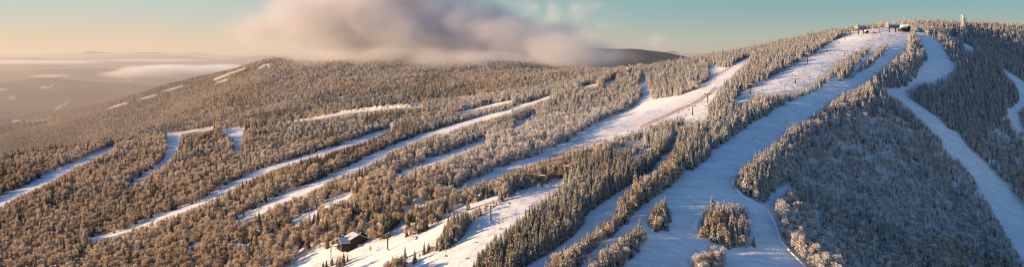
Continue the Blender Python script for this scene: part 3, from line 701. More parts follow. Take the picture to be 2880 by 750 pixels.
# trees standing free on the snow: survey angle of the foot, height in the survey, kind, label
for (uu, vv, hp, kd, lb) in [
 (1139,726,36,'s','lone narrow spruce standing free on the snow right of the lift building'),
 (1166,737,38,'s','second lone spruce with a bare lower trunk right of the lift building'),
 (1192,714,38,'s','dense spruce at the tip of the tree tongue above the lower slope'),
 (1181,731,22,'h','thin leafless sapling between the two lone spruces'),
 (1042,711,24,'h','snow covered bush tree beside the right end of the lift building'),
 (1869,614,52,'s','tallest spruce of the little clump left of the wide piste'),
 (1800,655,46,'s','tall spruce at the top tip of the short tree tongue'),
 (2003,583,40,'s','tall spruce at the top left corner of the tree island'),
 (1972,664,34,'s','sunlit spruce at the left corner of the tree island'),
 (2120,690,30,'s','sunlit spruce at the lower right corner of the tree island'),
 (1316,590,46,'s','tallest spruce poking up from the brown woods above the lift slope'),
 (1093,514,34,'s','tall dark spruce beside a lift tower on the second trail'),
 (2414,486,36,'s','lone sunlit spruce in the middle of the shaded hollow'),
 (2396,735,44,'s','dark spruce standing at the bottom of the shaded hollow'),
 (2838,714,36,'h','bare leaning snag tree at the right edge of the shaded hollow'),
 (1688,441,24,'s','dark spruce on the edge of the main piste by the orange net'),
 (1672,420,24,'s','sharp topped spruce at the lower edge of the main piste'),
]:
    p = at(uu, vv); hh = hp*p.y/F; i = int(rng.integers(0, 5)); lib = SPRUCE if kd == 's' else HARD
    sc = hh/lib[i][3]
    o = plant(kd, i, p, sc, rng.uniform(0, 6.28), 0.7, 0.5, lb, None)
    if 'sapling' in lb or 'snag' in lb: o.scale = (sc*0.5, sc*0.5, sc)
# ------------------------------------------------------------------ sky, sun, haze, clouds
w = bpy.data.worlds.new('World'); S.world = w; w.use_nodes = True
k = N(w.node_tree); bg = w.node_tree.nodes['Background']
sky = k.n('ShaderNodeTexSky', sky_type='NISHITA'); sky.sun_disc = False
sky.sun_elevation = SUN_EL; sky.sun_rotation = math.atan2(SUN_DIR.x, SUN_DIR.y)
sky.altitude = 900; sky.air_density = 1.0; sky.dust_density = SKY_DUST; sky.ozone_density = SKY_OZ
high = k.mixc(1.0, sky.outputs[0], rgb(*SKY_GAIN), 'MULTIPLY')
gen = k.n('ShaderNodeTexCoord').outputs['Generated']; sx = k.n('ShaderNodeSeparateXYZ'); k.l(gen, sx.inputs[0])
side = k.rng(sx.outputs['X'], -0.5, 0.32, 0, 1, True)       # sunward to shaded side of the low sky
low_h = k.mixc(side, rgb(*SKY_HL), rgb(*SKY_HR)); low_t = k.mixc(side, rgb(*SKY_TL), rgb(*SKY_TR))
low = k.mixc(k.rng(sx.outputs['Z'], 0.0, 0.062, 0, 1, True), low_h, low_t)
gs = 1/SKY_STR
low = k.mixc(1.0, low, rgb(gs, gs, gs), 'MULTIPLY')
k.l(k.mixc(k.rng(sx.outputs['Z'], 0.07, 0.30, 0, 1, True), low, high), bg.inputs[0]); bg.inputs[1].default_value = SKY_STR
sl = bpy.data.lights.new('sun', 'SUN'); sl.energy = SUN_STR; sl.angle = R(0.6); sl.color = SUN_COL
so = bpy.data.objects.new('sun', sl); C.objects.link(so); so.rotation_euler = SUN_DIR.to_track_quat('Z', 'Y').to_euler(); so.location = SUN_DIR*500
cam = bpy.data.cameras.new('camera'); co = bpy.data.objects.new('camera', cam); C.objects.link(co)
co.rotation_euler = (R(90), 0, 0); cam.sensor_width = 36; cam.lens = 36*F/2880; cam.shift_y = -(375-HV)/2880
cam.clip_start = 1; cam.clip_end = 250000; S.camera = co
S.view_settings.view_transform = 'Standard'; S.view_settings.look = 'None'; S.view_settings.exposure = 0; S.view_settings.gamma = 1
S.cycles.volume_bounces = 5; S.cycles.max_bounces = 9; S.cycles.diffuse_bounces = 3; S.cycles.transparent_max_bounces = 12
S.cycles.volume_step_rate = 1.0; S.cycles.volume_max_steps = 256
S.cycles.use_denoising = DENOISE; S.cycles.pixel_filter_type = 'BLACKMAN_HARRIS'; S.cycles.filter_width = 1.2
try: S.cycles.denoiser = 'OPENIMAGEDENOISE'
except Exception: pass

def volume_mat(name, col, dens, aniso):
    m = bpy.data.materials.new(name); m.use_nodes = True; k = N(m.node_tree); m.node_tree.nodes.remove(m.node_tree.nodes['Principled BSDF'])
    pv = k.n('ShaderNodeVolumePrincipled'); pv.inputs['Color'].default_value = rgb(*col); pv.inputs['Anisotropy'].default_value = aniso
    pv.inputs['Density'].default_value = dens
    k.l(pv.outputs[0], m.node_tree.nodes['Material Output'].inputs['Volume'])
    return m, k, pv
# valley haze: one even layer
m_haze, k, pv = volume_mat('valley_haze', HAZE_COL, HAZE_D, 0.25)
hb = MB(); hb.box((0, 2300+33000, (HAZE_TOP-450)/2), (90000, 66000, HAZE_TOP+450))
haze = hb.build('valley_haze', m_haze); tag(haze, 'warm grey haze filling the valley beyond the ridge', 'haze', kind='stuff')

m_mist, k, pv = volume_mat('valley_mist', MIST_COL, MIST_D, 0.1)
mb_ = MB(); mb_.box((-4300, 4300, -290), (7700, 5100, 400)); tag(mb_.build('valley_mist', m_mist), 'thin brown mist over the lower slopes at the left edge', 'mist', kind='stuff')

def cloud(name, label, blobs, dens, nscale, amp, lo, hi, col=(0.96, 0.96, 0.97), aniso=0.3, rate=0.35, warp=1.0, kind='stuff', flat=1.0):
    """blobs: (u, v, ru, rv, Y, ry, weight) in survey angles, turned into ellipsoids where the cloud hangs"""
    m, k, pv = volume_mat(name+'_vapour', col, dens, aniso)
    pos = k.n('ShaderNodeTexCoord').outputs['Object']
    mp = k.n('ShaderNodeMapping'); mp.inputs['Scale'].default_value = (1, 1, flat); k.l(pos, mp.inputs[0])
    nz = k.n('ShaderNodeTexNoise'); nz.inputs['Scale'].default_value = nscale; nz.inputs['Detail'].default_value = 6; nz.inputs['Roughness'].default_value = 0.58; nz.inputs['Distortion'].default_value = warp
    k.l(mp.outputs[0], nz.inputs['Vector'])
    tot = None; mn = Vector((1e9,)*3); mx_ = -mn
    for (u0, v0, ru, rv, Y0, ry, wt) in blobs:
        cx, cy, cz = ray_point(u0, v0, Y0); rx, rz = ru*Y0/F, rv*Y0/F
        for q, c0, r0 in ((0, cx, rx), (1, cy, ry), (2, cz, rz)): mn[q] = min(mn[q], c0-r0*1.05); mx_[q] = max(mx_[q], c0+r0*1.05)
        sb = k.n('ShaderNodeVectorMath', operation='SUBTRACT'); k.l(pos, sb.inputs[0]); sb.inputs[1].default_value = (cx, cy, cz)
        dv = k.n('ShaderNodeVectorMath', operation='DIVIDE'); k.l(sb.outputs[0], dv.inputs[0]); dv.inputs[1].default_value = (rx, ry, rz)
        ln = k.n('ShaderNodeVectorMath', operation='LENGTH'); k.l(dv.outputs[0], ln.inputs[0])
        f = k.math('MULTIPLY', k.math('SUBTRACT', 1.0, ln.outputs['Value']), wt)
        tot = f if tot is None else k.math('SMOOTH_MAX', tot, f, 0.15)
    fld = k.math('ADD', tot, k.math('MULTIPLY', k.math('SUBTRACT', nz.outputs[0], 0.5), amp))
    inside = k.rng(tot, 0.0, 0.12)
    k.l(k.math('MULTIPLY', k.math('MULTIPLY', k.rng(fld, lo, hi, 0, 1, True), inside), dens), pv.inputs['Density'])
    b = MB(); c0 = (mn+mx_)/2; b.box(c0, mx_-mn); o = b.build(name, m)
    m.cycles.volume_step_rate = rate
    try: m.volume_intersection_method = 'FAST'
    except Exception: pass
    return tag(o, label, 'cloud', kind=kind)
if CLOUDS:
    cloud('ridge_cloud', 'large pink and grey cloud resting on the forested ridge', [
      (920,60,200,116,3250,380,1.0),(1050,25,290,185,3350,430,1.15),(1200,85,330,130,3300,430,1.1),(1420,120,290,95,3200,400,1.1),(1600,150,190,75,2950,350,1.0),
      (1150,165,360,62,3250,420,1.05),(740,85,200,70,3350,300,0.55),(1340,175,340,60,3050,380,1.0)], CLOUD_D, 0.0058, 1.4, 0.05, 0.8, col=CLOUD_COL, aniso=0.0, rate=0.28, warp=0.4, flat=1.4)
    cloud('cloud_wisp', 'thin grey wisps of cloud drifting above the saddle', [(1600,35,170,75,3000,160,0.8),(1690,70,110,60,3050,150,0.7),(1500,20,150,50,3000,150,0.6),(1830,120,170,40,2900,150,0.6)],
      0.0062, 0.0075, 1.9, 0.30, 1.0, aniso=0.0, rate=0.35, warp=1.2)
    cloud('cloud_veil', 'thin shadowed veil of mist under the right end of the cloud', [(1500,190,300,48,2850,260,1.0),(1250,180,300,26,3100,200,0.8),(1700,160,170,40,2700,200,0.7)],
      0.0022, 0.0065, 1.3, 0.15, 0.9, aniso=0.0, rate=0.35, warp=0.8)
    cloud('valley_fog', 'bright bank of fog lying in the hazy valley', [(360,208,110,16,8600,700,0.9),(470,200,170,24,8900,900,1.1),(620,196,170,20,9000,900,0.9),(130,214,60,8,8400,500,0.7)], FOG_D, 0.0012, 1.1, 0.15, 0.7, aniso=0.0, rate=0.4, flat=2.5)
    cloud('fog_layer', 'long low layer of fog far out in the valley', [(60,175,330,9,15000,1500,1.0),(420,170,260,6,16000,1500,0.7)], 0.0011, 0.0007, 1.0, 0.1, 0.7, aniso=0.0, rate=0.5, flat=4)
# ------------------------------------------------------------------ lift building at the foot of the sunlit slope
p = ground(993, 694); RZ = R(29)
hut = empty('lift_building', (p.x, p.y+3.5, p.z-0.3), RZ, 'brown wooden lift building with snow covered roofs at the foot of the slope', 'building')
def slab(mb, a, b, c, d, t, mi=0):
    a, b, c, d = map(Vector, (a, b, c, d)); n = (b-a).cross(d-a).normalized()
    if n.z < 0: n = -n
    lo = [q for q in (a, b, c, d)]; hi = [q+n*t for q in lo]
    mb.add(lo+hi, [(0,1,2,3),(4,5,6,7),(0,1,5,4),(1,2,6,5),(2,3,7,6),(3,0,4,7)], mi)
L0, L1, D = -8.5, 4.5, 5.0                      # long axis x, front is -y
b = MB()
b.prism([(-D,-1.5),(D,-1.5),(D,4.0),(0,6.6),(-D,4.0)], L0, L1, 0)                       # low wing, gable to the left
b.prism([(-3.2,-1.5),(5.6,-1.5),(5.6,6.0),(1.2,8.6),(-3.2,6.0)], -D-0.35, D+0.35, 1)     # cross gable
b.prism([(-D+1.2,-1.5),(D-0.6,-1.5),(D-0.6,6.0),(0.2,7.8),(-D+1.2,6.0)], 4.6, 9.0, 0)    # right wing
b.build('wall', m_siding, hut)
def roof(pts_list, name='roof'):
    a = MB(); s = MB()
    for q in pts_list:
        slab(a, *q, 0.22); up = [tuple(Vector(v)+Vector((0, 0, 0.24))) for v in q]
        c = sum((Vector(v) for v in up), Vector())/4; slab(s, *[tuple(c+(Vector(v)-c)*0.965) for v in up], 0.38)
    r = a.build(name, m_wood, hut); s.build('roof_snow', m_shadesnow, r); return r
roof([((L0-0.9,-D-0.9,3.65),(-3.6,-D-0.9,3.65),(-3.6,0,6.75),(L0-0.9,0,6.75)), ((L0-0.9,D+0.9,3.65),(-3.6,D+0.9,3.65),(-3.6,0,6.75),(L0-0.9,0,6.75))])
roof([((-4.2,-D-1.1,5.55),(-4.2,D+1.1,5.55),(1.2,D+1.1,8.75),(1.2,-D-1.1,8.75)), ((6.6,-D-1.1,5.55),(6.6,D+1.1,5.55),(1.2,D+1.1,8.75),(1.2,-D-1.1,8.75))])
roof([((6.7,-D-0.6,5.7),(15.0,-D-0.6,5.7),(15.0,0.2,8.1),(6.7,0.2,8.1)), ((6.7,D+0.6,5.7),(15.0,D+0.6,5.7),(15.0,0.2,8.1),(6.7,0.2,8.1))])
for yy in (-4.6, 4.6): MB().box((13.9, yy, 2.2), (0.4, 0.4, 7.2)).build('post', m_wood, hut)
def window(x, y, z, wdt, hgt, face, parent=hut):
    """face 'f' on the long front, 'l' on the left end"""
    fr = MB(); t = 0.14
    def bx(mb, cx, cz, sx, sz, dep):
        if face == 'f': mb.box((x+cx, y-0.06, z+cz), (sx, dep, sz))
        else: mb.box((x-0.06, y+cx, z+cz), (dep, sx, sz))
    for sx_ in (-1, 1): bx(fr, sx_*wdt/2, 0, t, hgt+t, 0.16)
    for sz_ in (-1, 1): bx(fr, 0, sz_*hgt/2, wdt-t, t, 0.16)
    o = fr.build('window', m_wood, parent); g = MB(); bx(g, 0, 0, wdt-t, hgt-t, 0.06); g.build('pane', m_glass, o)
for xx in (-7.0, -5.2): window(xx, -D, 2.4, 1.1, 1.2, 'f')
for xx in (-1.6, 4.0): window(xx, -D-0.35, 3.8, 1.2, 1.2, 'f')
window(1.2, -D-0.35, 6.0, 1.4, 1.0, 'f')
window(L0, 2.8, 2.6, 1.6, 1.4, 'l')
g = MB(); g.box((L0-0.05, -1.6, 2.1), (0.2, 2.8, 3.0)); dr = g.build('door', m_glass, hut); dr['label'] = 'wide dark opening in the sunlit end wall'
g = MB(); g.box((L0-0.12, -1.6, 3.75), (0.3, 3.4, 0.25)); g.build('lintel', m_wood, dr)
pb = MB(); slab(pb, (L0-3.4, 0.8, 0.9), (L0-3.4, 4.4, 0.9), (L0-0.1, 4.4, 2.0), (L0-0.1, 0.8, 2.0), 0.4); pb.build('porch_roof', m_snowcap, hut)
pb = MB(); slab(pb, (0.2, -D-2.6, 1.7), (3.0, -D-2.6, 1.7), (3.0, -D-0.4, 2.3), (0.2, -D-0.4, 2.3), 0.35); pb.build('awning', m_snowcap, hut)
g = MB(); g.box((1.6, -D-0.45, 0.8), (2.0, 0.2, 2.4)); g.build('door', m_wood, hut)
g = MB(); g.box((-6.0, 1.5, 7.2), (0.9, 0.9, 2.2)); ch = g.build('chimney', m_steel, hut); g = MB(); g.box((-6.0, 1.5, 8.45), (1.1, 1.1, 0.3)); g.build('chimney_snow', m_snowcap, ch)
for (xx, yy, zz, sx_) in [(7.5, -6.2, 0.4, 2.0), (9.5, -6.5, 0.3, 1.4)]:
    pass

hut.scale = (1.22, 1.12, 0.98)
# ------------------------------------------------------------------ lifts
def pole_tower(foot, hgt, azim, arm, label, thick=0.42, mat=None, twin=True, group=None):
    mat = mat or m_steel
    t = empty('lift_tower', foot, azim, label, 'lift tower', group)
    MB().tube([(0, 0, -1.5), (0, 0, hgt*0.6), (0, 0, hgt)], [thick, thick*0.85, thick*0.7], 10).build('pole', mat, t, smooth=False)
    MB().box((0, 0, 0.25), (thick*4.2, thick*4.2, 0.9), taper=0.85).build('footing', m_snowcap, t)
    a = MB(); a.box((0, 0, hgt+0.2), (0.45, arm*2, 0.5)); a.box((0, 0, hgt+0.56), (0.36, arm*1.9, 0.18), mi=1)
    a.build('crossarm', [mat, m_snowcap], t)
    for sd in (-1, 1):
        s = MB(); s.box((0, sd*arm, hgt-0.15), (3.4, 0.22, 0.3)); s.build('sheave_train', mat, t)
        w_ = MB()
        for q in range(5): w_.tube([(-1.4+0.7*q, sd*arm-0.1, hgt-0.42), (-1.4+0.7*q, sd*arm+0.1, hgt-0.42)], 0.26, 8)
        w_.build('sheaves', m_galv, t)
    l = MB(); l.box((thick+0.1, -0.22, hgt*0.5), (0.05, 0.05, hgt*0.9)); l.box((thick+0.1, 0.22, hgt*0.5), (0.05, 0.05, hgt*0.9))
    for q in range(int(hgt/0.5)): l.box((thick+0.1, 0, 0.6+q*0.5), (0.05, 0.44, 0.05))
    l.build('ladder', m_galv, t); return t
chair_proto = {}
def chair(loc, azim, label, group, bubble):
    key = bubble
    if key not in chair_proto:
        e = bpy.data.objects.new('lift_chair', None)
        h = MB(); h.tube([(0, 0, 0), (0, 0.12, -0.5), (0, 0.12, -1.7), (0, 0, -2.0)], 0.07, 6); h.box((0, 0, -2.0), (0.1, 2.3, 0.1)); h.box((0, 0, 0.02), (0.5, 0.16, 0.22)); h.tube([(0, -1.1, -2.0), (-0.1, -1.1, -3.0)], 0.05, 5); h.tube([(0, 1.1, -2.0), (-0.1, 1.1, -3.0)], 0.05, 5)
        s = MB(); s.box((0.28, 0, -3.0), (0.62, 2.2, 0.14)); s.box((-0.08, 0, -2.62), (0.14, 2.2, 0.7))
        f = MB(); f.box((0.62, 0, -3.45), (0.06, 2.0, 0.06)); f.tube([(0.1, 0.9, -2.9), (0.62, 0.9, -3.45)], 0.035, 5); f.tube([(0.1, -0.9, -2.9), (0.62, -0.9, -3.45)], 0.035, 5)
        kids = [bpy.data.objects.new('hanger', h.mesh('chair_hanger')), bpy.data.objects.new('seat', s.mesh('chair_seat')), bpy.data.objects.new('footrest', f.mesh('chair_footrest'))]
        for q, mm in zip(kids, (m_galv, m_seat, m_galv)): q.data.materials.append(mm)
        if bubble:
            c = MB(); n = 7; pr = []
            for q in range(n):
                a = math.pi*(0.12+0.62*q/(n-1)); pr.append((0.25-0.85*math.cos(a), -2.75+0.75*math.sin(a)))
            vs = [(x_, y_, z_) for y_ in (-1.15, 1.15) for (x_, z_) in pr]
            c.add(vs, [(q, q+1, n+q+1, n+q) for q in range(n-1)]+[tuple(range(n)), tuple(range(n, 2*n))])
            q = bpy.data.objects.new('bubble', c.mesh('chair_bubble')); q.data.materials.append(m_galv); kids.append(q)
        chair_proto[key] = (e, kids, [False])
    e, kids, used = chair_proto[key]
    if used[0]:
        e = e.copy(); kids = [q.copy() for q in kids]
        for q in ('label', 'group'):
            if q in e: del e[q]
    used[0] = True
    for q in [e]+kids: C.objects.link(q)
    for q in kids: q.parent = e
    e.location = loc; e.rotation_euler = (0, 0, azim); return tag(e, label, 'lift chair', group)
def lift(stops, arm, cable_label, gname, chair_step, bubble, where, towers=True, first_chair=12.0):
    """stops: (x, y, height above ground, label or None)"""
    P_ = []
    for (x_, y_, h_, lb) in stops: P_.append((Vector((x_, y_, hz(x_, y_))), h_, lb))
    n = len(P_); nodes = {1: [], -1: []}
    for i, (q, h_, lb) in enumerate(P_):
        d = (P_[min(i+1, n-1)][0]-P_[max(i-1, 0)][0]); az = math.atan2(d.y, d.x); nrm = Vector((-math.sin(az), math.cos(az), 0))
        if lb: pole_tower(q, h_, az, arm, lb)
        for sd in (1, -1): nodes[sd].append(q+nrm*sd*arm+Vector((0, 0, h_-0.1 if lb else h_)))
    cb = empty('haul_cable', P_[0][0], 0, cable_label, 'cable')
    for sd in (1, -1):
        pts = []
        for a, b_ in zip(nodes[sd][:-1], nodes[sd][1:]):
            for q in range(10):
                t = q/10; v_ = a.lerp(b_, t); v_.z -= 4*t*(1-t)*(b_-a).length*0.022; pts.append(v_)
        pts.append(nodes[sd][-1]); o = MB().tube([v_-P_[0][0] for v_ in pts], 0.06, 4).build('wire', m_cable, cb)
        d_ = 0.0; nxt = first_chair+(chair_step/2 if sd < 0 else 0)
        for a, b_ in zip(pts[:-1], pts[1:]):
            L_ = (b_-a).length
            while nxt <= d_+L_:
                v_ = a.lerp(b_, (nxt-d_)/L_); az = math.atan2(b_.y-a.y, b_.x-a.x)+(0 if sd > 0 else math.pi)
                uu, vv = project(v_.x, v_.y, v_.z)
                if -40 < uu < 2900 and vv < 770: chair(v_-Vector((0, 0, 0.08)), az, f'small chair hanging {"on the uphill" if sd > 0 else "on the downhill"} side of {where}', f'chairs {"up" if sd > 0 else "down"} on {where}', bubble)
                nxt += chair_step
            d_ += L_
def gp(uu, vv): q = ground(uu, vv); return q.x, q.y
A_ = [(-62, 500, 10, 'steel lift tower below the bottom of the slope'), (*gp(1380,622), 10, 'dark lift tower standing alone on the sunlit lower slope beside its long shadow'), (*gp(1525,530), 9, 'lift tower at the top left of the sunlit lower slope'), (*gp(1592,505), 9.5, 'lift tower at the upper tip of the sunlit lower slope by the spruces'),
      (105, 735, 9.5, None), (165, 810, 10, 'lift tower hidden among the trees between the pistes'), (*gp(2111,270), 11, 'lift tower on the lower left part of the lift face'), (*gp(2271,180), 11, 'tall dark lift tower near the middle of the lift face'), (*gp(2392,106), 10, 'lift tower just below the left summit terminal')]
B_ = [(*gp(1020,688), 7, None), (*gp(1090,703), 10.5, 'dark lift tower right of the brown lift building'), (*gp(1240,640), 9, None), (*gp(1411,553), 12, 'lift tower with wide snowy crossarms rising from the brown woods'),
      (84, 768, 10, None), (190, 862, 10, 'lift tower in the trees below the lift face'), (*gp(2237,240), 7, 'short lift tower with a wide crossarm at the edge of the lift face'), (*gp(2376,163), 8, 'lift tower with a wide crossarm high on the lift face'), (*gp(2474,98), 8, 'rime coated lift tower before the right summit terminal')]
C_ = [(*gp(728,690), 11, 'lift tower at the lower left end of the tree lined lift trail'), (*gp(893,594), 11, 'dark lift tower between the second trail and the brown woods'), (*gp(1081,512), 11, 'dark lift tower beside the blue shaded lift trail'), (*gp(1250,432), 10, None), (*gp(1440,345), 10, 'lift tower in the woods halfway to the ochre hut'), (*gp(1600,262), 10, None), (*gp(1758,216), 9, None)]
tA = ground(2421, 97); tB = ground(2510, 92)
lift(A_+[(tA.x, tA.y, 7.5, None)], 2.9, 'pair of haul cables of the lift to the left summit terminal', 'a', 34, False, 'the lift to the left summit terminal', first_chair=20)
lift(B_+[(tB.x, tB.y, 7.5, None)], 3.1, 'pair of haul cables from the lift building to the right summit terminal', 'b', 36, True, 'the lift from the lift building', first_chair=60)
lift(C_, 2.4, 'pair of haul cables along the tree lined lift trail', 'c', 60, False, 'the lift along the wooded trail')

def terminal(foot, azim, label, shell, ln=15.0, wd=5.2, colh=5.0, sh=4.2, extra=None):
    t = empty('lift_terminal', foot, azim, label, 'lift terminal')
    n = 9; pr = []
    for q in range(n):
        a = math.pi*q/(n-1); pr.append((-wd/2*math.cos(a), colh+0.9+(sh-0.9)*math.sin(a)**0.85 if 0 < q < n-1 else colh+0.9))
    pr = [(-wd/2, colh)]+pr+[(wd/2, colh)]
    MB().prism(pr, -ln/2, ln/2, 0).build('shell', shell, t)
    cap = [(y_*0.9, z_+0.16) for (y_, z_) in pr[2:-2]]; cap = cap+[(y_, z_-0.14) for (y_, z_) in cap[::-1]]
    MB().prism(cap, -ln/2*0.96, ln/2*0.96, 0).build('shell_snow', m_snowcap, t)
    for sx_ in (-1, 1):
        c = MB(); c.box((sx_*ln*0.27, 0, colh/2-0.8), (1.1, 1.3, colh+1.5)); c.build('column', m_steel, t)
    w_ = MB(); w_.tube([(ln*0.33, 0, colh-0.75), (ln*0.33, 0, colh-0.4)], wd*0.46, 20); w_.build('bullwheel', m_galv, t)
    rl = MB(); 
    for sd in (-1, 1): rl.tube([(-ln/2-2.2, sd*wd*0.42, colh-0.3), (ln/2-1.0, sd*wd*0.46, colh-0.3)], 0.14, 6)
    rl.build('guide_rail', m_steel, t)
    wn = MB()
    for q in range(5): wn.box((-ln*0.36+q*ln*0.18, -wd/2-0.02, colh+0.75), (ln*0.13, 0.12, 0.6))
    wn.build('window', m_glass, t); return t
azl = math.atan2(0.78, 0.62)
terminal(tA+Vector((0, 0, 1.2)), azl-0.45, 'left summit lift terminal with a rounded snowy roof on dark legs', m_shell, 17, 7.0, 6.0, 5.4)
terminal(tB+Vector((0, 0, 1.6)), azl-0.55, 'right summit lift terminal with a long rounded roof beside the lodge', m_shell, 19, 7.0, 5.0, 5.2)
q = ground(1772, 212); terminal(Vector((q.x, q.y, q.z+2.5)), 0.35, 'small ochre lift terminal on stilts above the spruces of the left shoulder', m_ochre, 7.5, 4.4, 5.0, 3.4)
g = empty('operator_hut', (q.x-6.0, q.y-3, q.z+2.5), 0.3, 'small snowy hut beside the ochre lift terminal', 'hut'); MB().box((0, 0, 1.2), (6.5, 4, 5.4)).build('wall', m_siding, g); s = MB(); slab(s, (-3.9, -2.6, 3.6), (3.9, -2.6, 3.6), (3.9, 2.6, 4.5), (-3.9, 2.6, 4.5), 0.5); s.build('roof', m_snowcap, g); MB().box((0.8, -2.05, 2.0), (1.8, 0.12, 1.1)).build('window', m_glass, g)

# summit huts, lodge, machines
def cabin(foot, rz, wx, wy, hw, hr, label, wallm, name='cabin', cat='hut'):
    t = empty(name, foot, rz, label, cat)
    MB().prism([(-wx/2, -1.5), (wx/2, -1.5), (wx/2, hw), (0, hr), (-wx/2, hw)], -wy/2, wy/2, 1).build('wall', wallm, t)
    r = MB(); s = MB()
    for sd in (-1, 1):
        q_ = [(sd*(wx/2+0.7), -wy/2-0.7, hw-0.35), (sd*(wx/2+0.7), wy/2+0.7, hw-0.35), (0, wy/2+0.7, hr+0.1), (0, -wy/2-0.7, hr+0.1)]
        slab(r, *q_, 0.2); slab(s, *[(x_, y_, z_+0.22) for (x_, y_, z_) in q_], 0.35)
    ro = r.build('roof', m_wood, t); s.build('roof_snow', m_snowcap, ro)
    for xx in (-wx*0.25, wx*0.25):
        f_ = MB(); f_.box((xx, -wy/2-0.05, hw*0.55), (1.5, 0.14, 1.3)); w0 = f_.build('window', m_wood, t); f_ = MB(); f_.box((xx, -wy/2-0.13, hw*0.55), (1.25, 0.06, 1.05)); f_.build('pane', m_glass, w0)
    MB().box((0, -wy/2-0.06, 1.0), (1.0, 0.16, 2.1)).build('door', m_wood, t); return t
q = ground(2546, 90); cabin(Vector((q.x+1, q.y+6, q.z+1.2)), R(38), 10, 12, 3.8, 7.6, 'snow roofed summit lodge with a dark gable right of the lift terminals', m_siding, 'summit_lodge', 'lodge')
q = ground(2438, 94); t = cabin(Vector((q.x, q.y+2, q.z)), R(20), 4.5, 4, 2.6, 3.6, 'small brown operator cabin beside the left summit terminal', m_siding)
q = ground(2430, 96); sg = empty('trail_sign', (q.x, q.y, q.z), R(10), 'yellow trail board on two posts under the left summit terminal', 'sign'); MB().box((0, 0, 1.9), (3.2, 0.12, 1.6)).build('board', m_yellow, sg)
for xx in (-1.3, 1.3): MB().box((xx, 0.1, 0.6), (0.14, 0.14, 3.0)).build('post', m_wood, sg)
q = ground(2460, 94)
def groomer(foot, rz, label):
    t = empty('snow_groomer', foot, rz, label, 'snow groomer')
    MB().box((-0.8, 0, 1.3), (3.6, 2.4, 0.9), taper=0.92).build('body', m_red, t)
    c = MB(); c.box((1.0, 0, 1.9), (1.8, 2.2, 1.9), taper=0.8); cabo = c.build('cab', m_red, t); c = MB(); c.box((1.92, 0, 2.1), (0.1, 1.7, 0.9)); c.box((1.0, -1.08, 2.1), (1.2, 0.1, 0.8)); c.build('windscreen', m_glass, cabo)
    for sd in (-1, 1):
        k_ = MB(); pr = [(-2.6, 0.25), (-2.2, 0), (1.9, 0), (2.4, 0.35), (2.2, 0.85), (-2.4, 0.9)]; k_.prism(pr, sd*1.0-0.5, sd*1.0+0.5, 1); k_.build('track', m_steel, t)
    k_ = MB(); k_.box((3.2, 0, 0.7), (0.25, 4.6, 1.2)); k_.box((2.7, 0, 0.6), (0.9, 0.3, 0.25)); k_.build('blade', m_red, t)
    k_ = MB(); k_.box((-3.2, 0, 0.45), (0.9, 4.4, 0.5)); k_.build('tiller', m_steel, t); return t
groomer(q, R(160), 'red snow groomer parked between the two summit terminals')
q = ground(2683, 90); cabin(Vector((q.x, q.y+2, q.z+1.5)), R(5), 7, 5, 3.0, 4.4, 'low dark hut among the summit spruces left of the iced tower', m_siding)
q = ground(2632, 90); cabin(Vector((q.x, q.y+4, q.z+2.0)), R(-8), 4.5, 4, 3.0, 4.2, 'tiny dark roofed hut peeping out of the spruces right of the summit', m_siding)

# iced lattice tower
q = ground(2709, 92); tw = empty('lattice_tower', (q.x, q.y, q.z), R(20), 'white rime covered lattice lookout tower on the right skyline', 'tower')
Ht = (hz(q.x, q.y)-(HV-41)/F*q.y)*-1
lv = [0, Ht*0.2, Ht*0.4, Ht*0.58, Ht*0.74]; hw_ = [2.8, 2.4, 2.1, 1.9, 1.8]
for (sx_, sy_) in ((-1,-1),(1,-1),(1,1),(-1,1)): MB().tube([(sx_*a, sy_*a, z_) for a, z_ in zip(hw_, lv)], 0.38, 7).build('leg', m_ice, tw)
br = MB()
for i in range(4):
    for k_ in range(4):
        c_ = ((-1,-1),(1,-1),(1,1),(-1,1)); a0, a1 = c_[k_], c_[(k_+1) % 4]
        br.tube([(a0[0]*hw_[i], a0[1]*hw_[i], lv[i]), (a1[0]*hw_[i+1], a1[1]*hw_[i+1], lv[i+1])], 0.2, 5); br.tube([(a1[0]*hw_[i], a1[1]*hw_[i], lv[i]), (a0[0]*hw_[i+1], a0[1]*hw_[i+1], lv[i+1])], 0.2, 5)
        br.tube([(a0[0]*hw_[i+1], a0[1]*hw_[i+1], lv[i+1]), (a1[0]*hw_[i+1], a1[1]*hw_[i+1], lv[i+1])], 0.22, 5)
br.build('bracing', m_ice, tw)
st = MB()
for i in range(4): st.tube([(-hw_[i]*0.6*(-1)**i, -0.5, lv[i]), (hw_[i+1]*0.6*(-1)**i, 0.5, lv[i+1])], 0.25, 5)
st.build('stairway', m_ice, tw)
pf = MB(); pf.box((0, 0, Ht*0.76), (5.0, 5.0, 0.5)); pf.box((0, 0, Ht*0.60), (4.6, 4.6, 0.35)); pf.build('platform', m_ice, tw)
cb_ = MB(); cb_.box((0.3, 0, Ht*0.86), (2.3, 2.3, Ht*0.13), taper=0.92); cb_.build('cabin', m_ice, tw)
cb_ = MB(); cb_.box((0.2, 0, Ht*0.955), (4.4, 4.4, Ht*0.03), taper=0.6); cb_.build('roof', m_ice, tw)
an = MB()
for (ax, ay, az_) in [(-3.2,-2,0.80),(3.0,-2.6,0.78),(-2.4,2.6,0.9),(-3.4,0.5,0.66),(3.3,1.0,0.68)]: an.tube([(ax, ay, Ht*az_-1.6), (ax, ay, Ht*az_+1.8)], 0.36, 7)
an.build('antenna', m_ice, tw)

